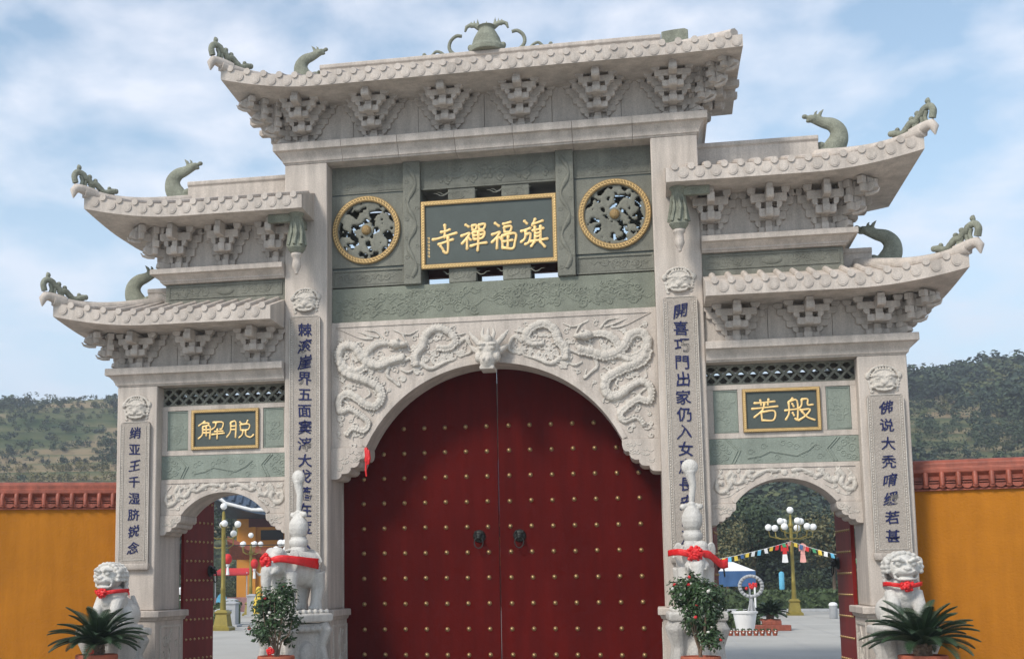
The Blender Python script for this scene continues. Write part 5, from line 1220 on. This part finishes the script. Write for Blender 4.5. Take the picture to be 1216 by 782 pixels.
e = empty('plant_stand', (6.05, 20.85, 0), 0, 'low red-brown stepped plant stand around the plaza cycad', 'stand', None, .62)
MB().box(-.9, .9, -.35, .35, 0, .28).build('step', 'terracotta', e, bevel=.02); MB().box(-.45, .45, -.25, .25, .283, .50).build('step', 'terracotta', e, bevel=.02)
hedge('shrub', 4.3, 5.9, 22.6, .7, .55, 'low green shrubs behind the white planter', 8, 300)
hedge('shrub', -1.0, 3.6, 30, 1.0, .9, 'green shrubs left of the white planter in the right arch', 9, 700)

# tent
e = empty('market_tent', (3.4, 36.0, 0), 0, 'white topped tent with blue sides behind the right arch', 'tent')
b = MB(); b.v = [(-3.2, -1.6, 1.95), (3.2, -1.6, 1.95), (3.2, 1.6, 1.95), (-3.2, 1.6, 1.95), (-2.6, 0, 2.34), (2.4, 0, 2.34)]
b.f = [(0, 1, 5, 4), (2, 3, 4, 5), (1, 2, 5), (3, 0, 4)]; o = b.build('tent_roof', 'white', e, 0); o.modifiers.new('t', 'SOLIDIFY').thickness = .04
b = MB()
for i in range(24): b.add([(-3.2+i*.267, -1.6-.03*(i % 2), 1.94), (-3.2+(i+1)*.267, -1.6-.03*((i+1) % 2), 1.94), (-3.2+(i+1)*.267, -1.6-.03*((i+1) % 2), 1.3), (-3.2+i*.267, -1.6-.03*(i % 2), 1.3)], [(0, 1, 2, 3)])
o = b.build('side_curtain', 'cloth_blue', e, 0); o.modifiers.new('t', 'SOLIDIFY').thickness = .02
for px in (-3.15, 3.15):
    for py in (-1.55, 1.55): MB().tube([(px, py, 0), (px, py, 1.97)], .04, 8).build('tent_pole', 'white', e)

# prayer flags
def flag_string(p0, p1, sag, label, n, seed):
    rr = random.Random(seed); e = empty('flag_string', (0, 0, 0), 0, label, 'flags', 'strings of small flags')
    p0, p1 = Vector(p0), Vector(p1); pts = []
    for i in range(41):
        t = i/40; q = p0.lerp(p1, t); q.z -= sag*4*t*(1-t); pts.append(q)
    MB().tube(pts, .008, 4).build('cord', 'white', e)
    d = (p1-p0).normalized(); ms = ['cloth_red', 'cloth_yellow', 'white', 'cloth_green', 'cloth_blue', 'cloth_lightblue', 'cloth_pink']
    for i in range(n):
        u = (i+.5)/n*40; j = int(u); q = pts[j].lerp(pts[min(40, j+1)], u-j); wdt = .075; hh = rr.uniform(.16, .24)
        b = MB(); tl = rr.uniform(-.25, .25)
        b.v = [tuple(q-d*wdt), tuple(q+d*wdt), tuple(q+d*wdt*1.0+Vector((tl*.2, rr.uniform(-.05, .05), -hh))), tuple(q-d*wdt+Vector((tl*.2, rr.uniform(-.05, .05), -hh*.95)))]; b.f = [(0, 1, 2, 3)]
        o = b.build('flag', ms[(i*3+rr.randrange(2)) % 7 if i % 4 else 1], e, 0); o.modifiers.new('t', 'SOLIDIFY').thickness = .006
flag_string((2.2, 36.3, 2.15), (8.45, 37.4, 3.25), .20, 'string of coloured flags running left from the right-hand lamp', 24, 2)
flag_string((8.45, 37.4, 3.20), (12.6, 36.3, 2.1), .12, 'string of coloured flags running right from the right-hand lamp', 17, 3)
def robe(x, y, z, top, bottom, label):
    e = empty('hanging_robe', (x, y, z), 0, label, 'robe', 'robes hung from the lamp', .6)
    b = MB(); b.strip([(-.10, 0), (-.02, .03), (.02, .03), (.10, 0)], [(-.16, -.75), (-.05, -.76), (.05, -.75), (.16, -.76)], -.03, .03); b.prism([(-.10, 0), (-.26, -.12), (-.27, -.55), (-.15, -.50), (-.14, -.2)], -.025, .025); b.prism([(.10, 0), (.26, -.12), (.27, -.55), (.15, -.50), (.14, -.2)], -.027, .027)
    b.build('robe_body', top, e); MB().strip([(-.15, -.765), (0, -.765), (.15, -.765)], [(-.22, -1.35), (0, -1.38), (.22, -1.35)], -.035, .035).build('robe_skirt', bottom, e)
robe(8.10, 37.35, 3.12, 'cloth_red', 'white', 'red robe with a white skirt hung left of the lamp post'); robe(8.86, 37.35, 3.12, 'cloth_pink', 'cloth_pink', 'pink robe hung right of the lamp post')
b = MB(); b.lathe([(0, 0), (.10, 0), (.12, .05), (.12, .75), (.07, .82), (0, .84)], 14); o = b.build('blue_banner_roll', 'cloth_lightblue', None, 50); o.location = (8.25, 41.0, 1.1); tag(o, 'light blue cloth roll standing left of the lamp post', 'banner')
b = MB(); b.tube([(0, 0, 0), (.1, 0, -.35), (.02, 0, -.7), (-.16, 0, -.95)], [.10, .13, .16, .10], 8); o = b.build('red_stocking_banner', 'cloth_red'); o.location = (3.1, 34.0, 2.1); tag(o, 'red stocking-shaped cloth hanging under the white tent', 'banner')
b = MB(); b.lathe([(0, 0), (.12, .02), (.26, .15), (.30, .35), (.24, .5), (0, .55)], 14)
for k in range(14): b.ell((.28*math.cos(k*.45), .28*math.sin(k*.45), .3+.1*math.sin(k*2)), .07, 6, 5)
o = b.build('paper_ball', 'cloth_yellow'); o.location = (3.4, 34.6, 2.3); tag(o, 'colourful paper ball at the left end of the flag string', 'decoration')

# ---------------------------------------------------------------- temple hall seen through the left arch
tp = empty('temple_hall', (-19.7, 62, 0), .10, 'orange temple hall with blue tiled upturned roofs beyond the left arch', 'building')
MB().box(-5, 16, -3, 3, 0, 6.0).build('hall_wall', 'temple_orange', tp)
b = MB()
def eave(zc, x0, x1, d, h, m):
    n = 30; top = []; bot = []
    b = MB(); vs = []
    for i in range(n+1):
        u = i/n; x = lerp(x0, x1, u); e_ = max(0, 1-min(u, 1-u)*5)**2*1.2
        vs += [(x, -3-d, zc+e_), (x, -3-d, zc-.3+e_), (x, -3, zc+h), (x, -3, zc-.3), (x, 0, zc+h*1.5)]
    fs = []
    for i in range(n):
        o = 5*i; fs += [(o, o+5, o+6, o+1), (o, o+2, o+7, o+5), (o+1, o+6, o+8, o+3), (o+2, o+4, o+9, o+7)]
    b.add(vs, fs); return b
ro = eave(6.15, -6, 18, 2.4, 2.4, None).build('hall_roof', 'blue_tile', tp, 30)
ro2 = eave(3.5, -5.4, 17.2, 1.0, .5, None).build('hall_roof', 'terracotta', tp, 30)
b = MB()
for i in range(48): x = -5.7+i*.49; e_ = max(0, 1-min((x+6)/24, 1-(x+6)/24)*5)**2*1.2; b.tube([(x, -5.42, 6.22+e_), (x, -4.2, 7.4+e_*.4), (x, -3, 8.6)], .10, 6)
tag(b.build('roof_tiles', 'blue_tile', ro, 50), kind='stuff')
b = MB(); b.tube([(-6.2, -5.4, 7.6), (-5.2, -5.3, 6.75), (-3.5, -5.3, 6.3), (0, -5.42, 6.15), (12, -5.42, 6.15)], .14, 8); b.build('eave_edge', 'white', tp, 50)
b = MB(); b.box(-4.2, 16.2, -3.06, -2.9, 5.3, 5.9); b.build('painted_beam', 'interior_red', tp)
for i in range(9): MB().box(-4+i*2.4, -3.7+i*2.4, -3.25, -2.95, 0, 5.3).build('hall_column', 'temple_orange', tp)
for i in range(8):
    x = -3.5+i*2.4; MB().box(x+.1, x+1.6, -3.04, -2.98, 4.4 if i % 2 else 4.45, 5.1).build('window', 'dark', tp); 
    if i > 1: MB().box(x+.4, x+1.4, -3.05, -2.99, .02, 2.6).build('doorway', 'dark', tp)
# stalls and lanterns before the hall
def stall(x, y, w_, hgt, m1, label):
    e = empty('market_stall', (x, y, 0), 0, label, 'stall', 'stalls before the temple hall')
    MB().box(-w_/2, w_/2, -.6, .6, 0, .85).build('counter', m1, e, bevel=.02)
    for px in (-w_/2+.05, w_/2-.05): MB().tube([(px, -.55, 0), (px, -.55, hgt)], .035, 6).build('stall_pole', 'white', e)
    b = MB(); b.add([(-w_/2-.1, -.9, hgt-.15), (w_/2+.1, -.9, hgt-.15), (w_/2+.1, .8, hgt+.25), (-w_/2-.1, .8, hgt+.25)], [(0, 1, 2, 3)]); o = b.build('awning', 'cloth_red', e, 0); o.modifiers.new('t', 'SOLIDIFY').thickness = .05
    return e
stall(-21.6, 50, 2.0, 2.3, 'cloth_pink', 'stall with red awning and pale goods left of the left lamp post')
stall(-16.6, 50, 1.6, 1.9, 'temple_orange', 'stall with red cloth sign below the temple eave')
def lantern(x, y, z, label, r=.24):
    e = empty('red_lantern', (x, y, z), 0, label, 'lantern', 'red lanterns hung in the plaza', .8)
    MB().lathe([(0, .3), (r*.5, .28), (r*.92, .14), (r, 0), (r*.92, -.14), (r*.5, -.28), (0, -.3)], 14).build('lantern_body', 'cloth_red', e, 60)
    MB().lathe([(0, -.3), (r*.45, -.3), (r*.40, -.42), (r*.25, -.45), (r*.42, -.9), (0, -.9)], 10).build('tassel', 'white', e, 50)
for i, (x, y, z) in enumerate(((-16.6, 34.6, 2.75), (-17.1, 40, 2.6), (-18.9, 36, 2.7), (-13.2, 34, 2.1))):
    lantern(x, y, z, ['red lantern with a white tassel just right of the left lamp post', 'red lantern further back behind the left lamp post', 'red lantern at the left edge of the open arch', 'red lantern low beside the left elephant'][i])
    MB()
pl_ = MB(); pl_.tube([(-25, 34, 3.35), (-12, 34.5, 3.35)], .022, 6); 
for px in (-25, -12): pl_.tube([(px, 34.2, 0), (px, 34.2, 3.4)], .05, 6)
tag(pl_.build('lantern_rail', 'iron'), 'thin horizontal rail carrying the lanterns in the left arch', 'rail')
for x, m, lb in ((-17.9, 'cloth_lightblue', 'blue round sign leaning behind the left lamp'), (-19.3, 'cloth_red', 'red round sign leaning left of the left lamp')):
    o = MB().disc((0, .62), .30, -.03, .03, 20, .56).build('round_sign', m, None, bevel=.01); o.location = (x, 37.5, 0); tag(o, lb, 'sign', 'round signs in the plaza')
for i, (x, m) in enumerate(((-16.4, 'cloth_yellow'), (-16.0, 'white'), (-20.4, 'white'))):
    b = MB(); b.lathe([(0, 0), (.22, 0), (.26, .5), (.20, .9), (.08, 1.1), (.14, 1.25), (.12, 1.42), (0, 1.5)], 12); o = b.build('wrapped_figure', m); o.location = (x, 38.5, 0); tag(o, ['yellow wrapped parcel figure behind the left lamp', 'white wrapped parcel figure next to the yellow one', 'white wrapped parcel figure left of the stall'][i], 'ornament', 'wrapped ornaments')
b = MB().prism([(-1.1, .85), (1.1, .85), (.85, 0), (-.85, 0)], -.03, .03); o = b.build('red_banner', 'cloth_red', None, bevel=.01); o.location = (-15.1, 40, .75); tag(o, 'red trapezoid banner with pale edge below the temple eave', 'banner')

# ================================================================ trees and hills
def crown_mesh(name, seed, n, lf, mats, blobs=9, flat=.8):
    R = np.random.RandomState(seed); b = []; bc = R.normal(0, .42, (blobs, 3)); bc[:, 2] = bc[:, 2]*flat+.1; br = R.uniform(.35, .62, blobs)
    k = R.randint(0, blobs, n); d = R.normal(size=(n, 3)); d /= np.linalg.norm(d, axis=1)[:, None]
    p = bc[k]+d*br[k][:, None]*R.uniform(.7, 1.05, n)[:, None]
    a = d+R.normal(0, .45, (n, 3)); a /= np.linalg.norm(a, axis=1)[:, None]
    t = np.cross(a, R.normal(size=(n, 3))); t /= np.linalg.norm(t, axis=1)[:, None]; q = np.cross(a, t)
    l = (lf*R.uniform(.6, 1.3, n))[:, None]
    v = np.stack([p-t*l, p-q*l*.6, p+t*l, p+q*l*.6], 1).reshape(-1, 3)
    return v
def quads_mesh(name, v, mats, mi=None):
    n = len(v)//4; me = bpy.data.meshes.new(name); me.vertices.add(len(v)); me.vertices.foreach_set('co', v.astype('f').ravel())
    me.loops.add(len(v)); me.loops.foreach_set('vertex_index', np.arange(len(v), dtype='i')); me.polygons.add(n)
    me.polygons.foreach_set('loop_start', np.arange(0, len(v), 4, dtype='i')); me.polygons.foreach_set('loop_total', np.full(n, 4, dtype='i'))
    for m in mats: me.materials.append(M[m])
    if mi is not None: me.polygons.foreach_set('material_index', mi.astype('i'))
    me.update(calc_edges=True); me.validate(); return me
def tree(x, y, h, r, label, seed, m='wood1', n=2600, z=0, group='trees round the plaza'):
    rr = random.Random(seed); e = empty('broadleaf_tree', (x, y, z), 0, label, 'tree', group)
    b = MB(); b.tube(smooth_path([(0, 0, -.2), (rr.uniform(-.1, .1), 0, h*.25), (rr.uniform(-.2, .2), rr.uniform(-.2, .2), h*.55), (0, 0, h*.8)], 3), [lerp(.05*h*.5, .02, i/9) for i in range(10)], 8)
    for k in range(6):
        a = rr.uniform(0, 6.28); z0 = h*rr.uniform(.3, .55); b.tube([(0, 0, z0), (r*.4*math.cos(a), r*.4*math.sin(a), z0+h*.15), (r*.7*math.cos(a), r*.7*math.sin(a), z0+h*.25)], [.03*h*.4, .02*h*.3, .01], 6)
    b.build('trunk', 'bark', e, 50)
    v = crown_mesh('c', seed, int(n*2.4), .052, None, 16)*np.array([r, r, h*.36])+np.array([0, 0, h*.64])
    inst(quads_mesh('crown', v, [m, 'wood2'], (np.arange(len(v)//4) % 3 == 0)), 'crown', e)
def terr(x, y):                                       # height of the hills
    base = 0
    # broad ridge rising behind the plaza
    t = (y-62)/1.0
    if t < 0: t = 0
    nz = noise.noise(Vector((x*.012, y*.012, 1.3)))
    s1 = min(1, t/230); s1 = s1*s1*(3-2*s1)
    H = (48 if x < 0 else 43.5)+6*noise.noise(Vector((x*.006, 3.1, 0)))+3.5*noise.noise(Vector((x*.022, 7.7, 0)))
    H += (6 if x > 60 else 0)*min(1, max(0, (x-60)/60))
    z = s1*H*(1+.10*nz)
    if x < -20 or x > 30:
        # terraces
        zw = z+2.2*noise.noise(Vector((x*.03, y*.02, 4.4))); q = zw/2.2; k = math.floor(q); f = q-k; z2 = (k+min(1, max(0, (f-.70)/.30)))*2.2
        z = lerp(z, z2, min(1, ((-20-x) if x < 0 else (x-30))/40)*.9)
    return z
tb = MB(); gx = [x for x in np.linspace(-330, 270, 150)]; gy = [62+ (i/430)*330 for i in range(431)]
zs = {}
for i, x in enumerate(gx):
    for j, y in enumerate(gy): tb.v.append((x, y, terr(x, y)-.05))
for i in range(len(gx)-1):
    for j in range(len(gy)-1):
        a = i*len(gy)+j; tb.f.append((a, a+len(gy), a+len(gy)+1, a+1))
hm = bpy.data.materials.new('hillside'); hm.use_nodes = True; T = hm.node_tree; N = T.nodes; L = T.links; bs = N['Principled BSDF']; bs.inputs['Roughness'].default_value = .95; bs.inputs['Specular IOR Level'].default_value = .1
geo = N.new('ShaderNodeNewGeometry'); mp = N.new('ShaderNodeMapping'); mp.inputs['Scale'].default_value = (.03, .03, .10); L.new(geo.outputs['Position'], mp.inputs[0])
nn = N.new('ShaderNodeTexNoise'); nn.inputs['Scale'].default_value = 1; nn.inputs['Detail'].default_value = 8; nn.inputs['Roughness'].default_value = .65; L.new(mp.outputs[0], nn.inputs['Vector'])
rp = N.new('ShaderNodeValToRGB'); E_ = rp.color_ramp.elements; E_[0].position = .38; E_[0].color = (.030, .052, .020, 1); E_[1].position = .62; E_[1].color = (.21, .165, .10, 1)
q = rp.color_ramp.elements.new(.50); q.color = (.085, .095, .045, 1); sp = N.new('ShaderNodeSeparateXYZ'); L.new(geo.outputs['Normal'], sp.inputs[0]); mr = N.new('ShaderNodeMapRange'); mr.inputs[1].default_value = .80; mr.inputs[2].default_value = .99; mr.inputs[3].default_value = .13; mr.inputs[4].default_value = -.05; L.new(sp.outputs[2], mr.inputs[0]); ad = N.new('ShaderNodeMath'); L.new(nn.outputs['Fac'], ad.inputs[0]); L.new(mr.outputs[0], ad.inputs[1]); L.new(ad.outputs[0], rp.inputs[0]); L.new(rp.outputs[0], bs.inputs['Base Color'])
M['hillside'] = hm
tag(tb.build('hillside', 'hillside', None, 60), kind='structure')
# woodland on the hills
R = np.random.RandomState(3); protos = [crown_mesh('p', 50+k, 95, .21, None, 7) for k in range(6)]; fine = [crown_mesh('p', 80+k, 700, .085, None, 12) for k in range(4)]
allv = []; mi = []
cnt = 0; tries = 0
while cnt < 15500 and tries < 90000:
    tries += 1
    y = 64+ (R.rand()**1.15)*250; x = R.uniform(-.66, .34)*(y+20)+2.6
    left = x < -20
    dens = noise.noise(Vector((x*.03, y*.03, 5.5)))
    if left:
        band = noise.noise(Vector((x*.020, y*.045, 9.1)))
        small = band+dens*.6 < .10
        if small and R.rand() < .68: continue
    else:
        small = dens < -.22
        if small and R.rand() < .65: continue
    hgt = R.uniform(2.2, 5.2)*(1.0 if not left else .75)*(.52 if small else 1)
    k = R.randint(0, 6); a = R.uniform(0, 6.28); c, s = math.cos(a), math.sin(a)
    p = protos[k] if y > 112 else fine[k % 4]; w_ = hgt*R.uniform(.42, .62)
    v = np.stack([(p[:, 0]*c-p[:, 1]*s)*w_+x, (p[:, 0]*s+p[:, 1]*c)*w_+y, p[:, 2]*hgt*.42+hgt*.45+terr(x, y)], 1)
    allv.append(v); m_ = int(np.clip(R.normal(1.2+1.6*noise.noise(Vector((x*.02, y*.02, 2.2))), .8), 0, 3)); mi.append(np.full(len(p)//4, m_)); cnt += 1
    sl_ = (terr(x, y)-1.6)/(y+20)
    if .06 < sl_ < .10 and x < -20 and R.rand() < .8: mi[-1][:] = 4
tag(inst(quads_mesh('hill_woodland', np.concatenate(allv), ['wood0', 'wood2', 'wood1', 'wood3', 'scrub'], np.concatenate(mi)), 'hill_woodland', None), kind='stuff')
# trees that can be told apart round the plaza
trees = [(-24.0, 46, 6.2, 2.6, 'dense dark tree between the left lamp and the temple hall', 'wood2'), (-27.0, 46, 6.4, 2.6, 'bushy tree at the left edge of the open left arch', 'wood0'),
 (3.6, 49, 5.4, 1.5, 'young upright tree behind the white tent', 'wood1'), (6.3, 50, 4.4, 1.6, 'small round tree left of the right-hand lamp', 'wood3'), (8.0, 55, 6.2, 2.4, 'dark bushy tree directly behind the right-hand lamp', 'wood0'),
 (11.9, 51, 5.2, 2.0, 'yellow-green round tree right of the right-hand lamp', 'wood3'), (14.2, 54, 6.2, 2.6, 'tall dark tree at the right edge of the right arch', 'wood2'), (1.2, 53, 6.6, 2.2, 'tall dark tree at the left edge of the right arch', 'wood0'), (5.0, 58, 7.5, 2.2, 'slim tall tree behind the white tent, with a pale crown', 'wood1')]
for i, (x, y, h, r, lb, m) in enumerate(trees): tree(x, y, h, r, lb, 70+i, m)
for i, (x, y, h) in enumerate([(-74.5, 235, 7.5), (-92, 235, 7.0), (118, 235, 8.5)]):
    tree(x, y, h, h*.42, ['lone round tree on the left hill crest', 'second lone tree farther left on the hill crest', 'round tree on the right hill crest'][i], 90+i, 'wood2', 500, terr(x, y), 'trees on the hill crest')

# ================================================================ haze
hb = MB().box(-600, 600, -45, 640, -1.2, 70); ho = hb.build('haze', 'ground', None, 0); tag(ho, kind='stuff')
vm = bpy.data.materials.new('haze'); vm.use_nodes = True; vt = vm.node_tree; vt.nodes.clear()
vo = vt.nodes.new('ShaderNodeOutputMaterial'); vp = vt.nodes.new('ShaderNodeVolumePrincipled'); vp.inputs['Color'].default_value = (.86, .92, 1, 1); vp.inputs['Density'].default_value = .0008; vp.inputs['Anisotropy'].default_value = .2
vt.links.new(vp.outputs[0], vo.inputs['Volume']); ho.data.materials.clear(); ho.data.materials.append(vm)
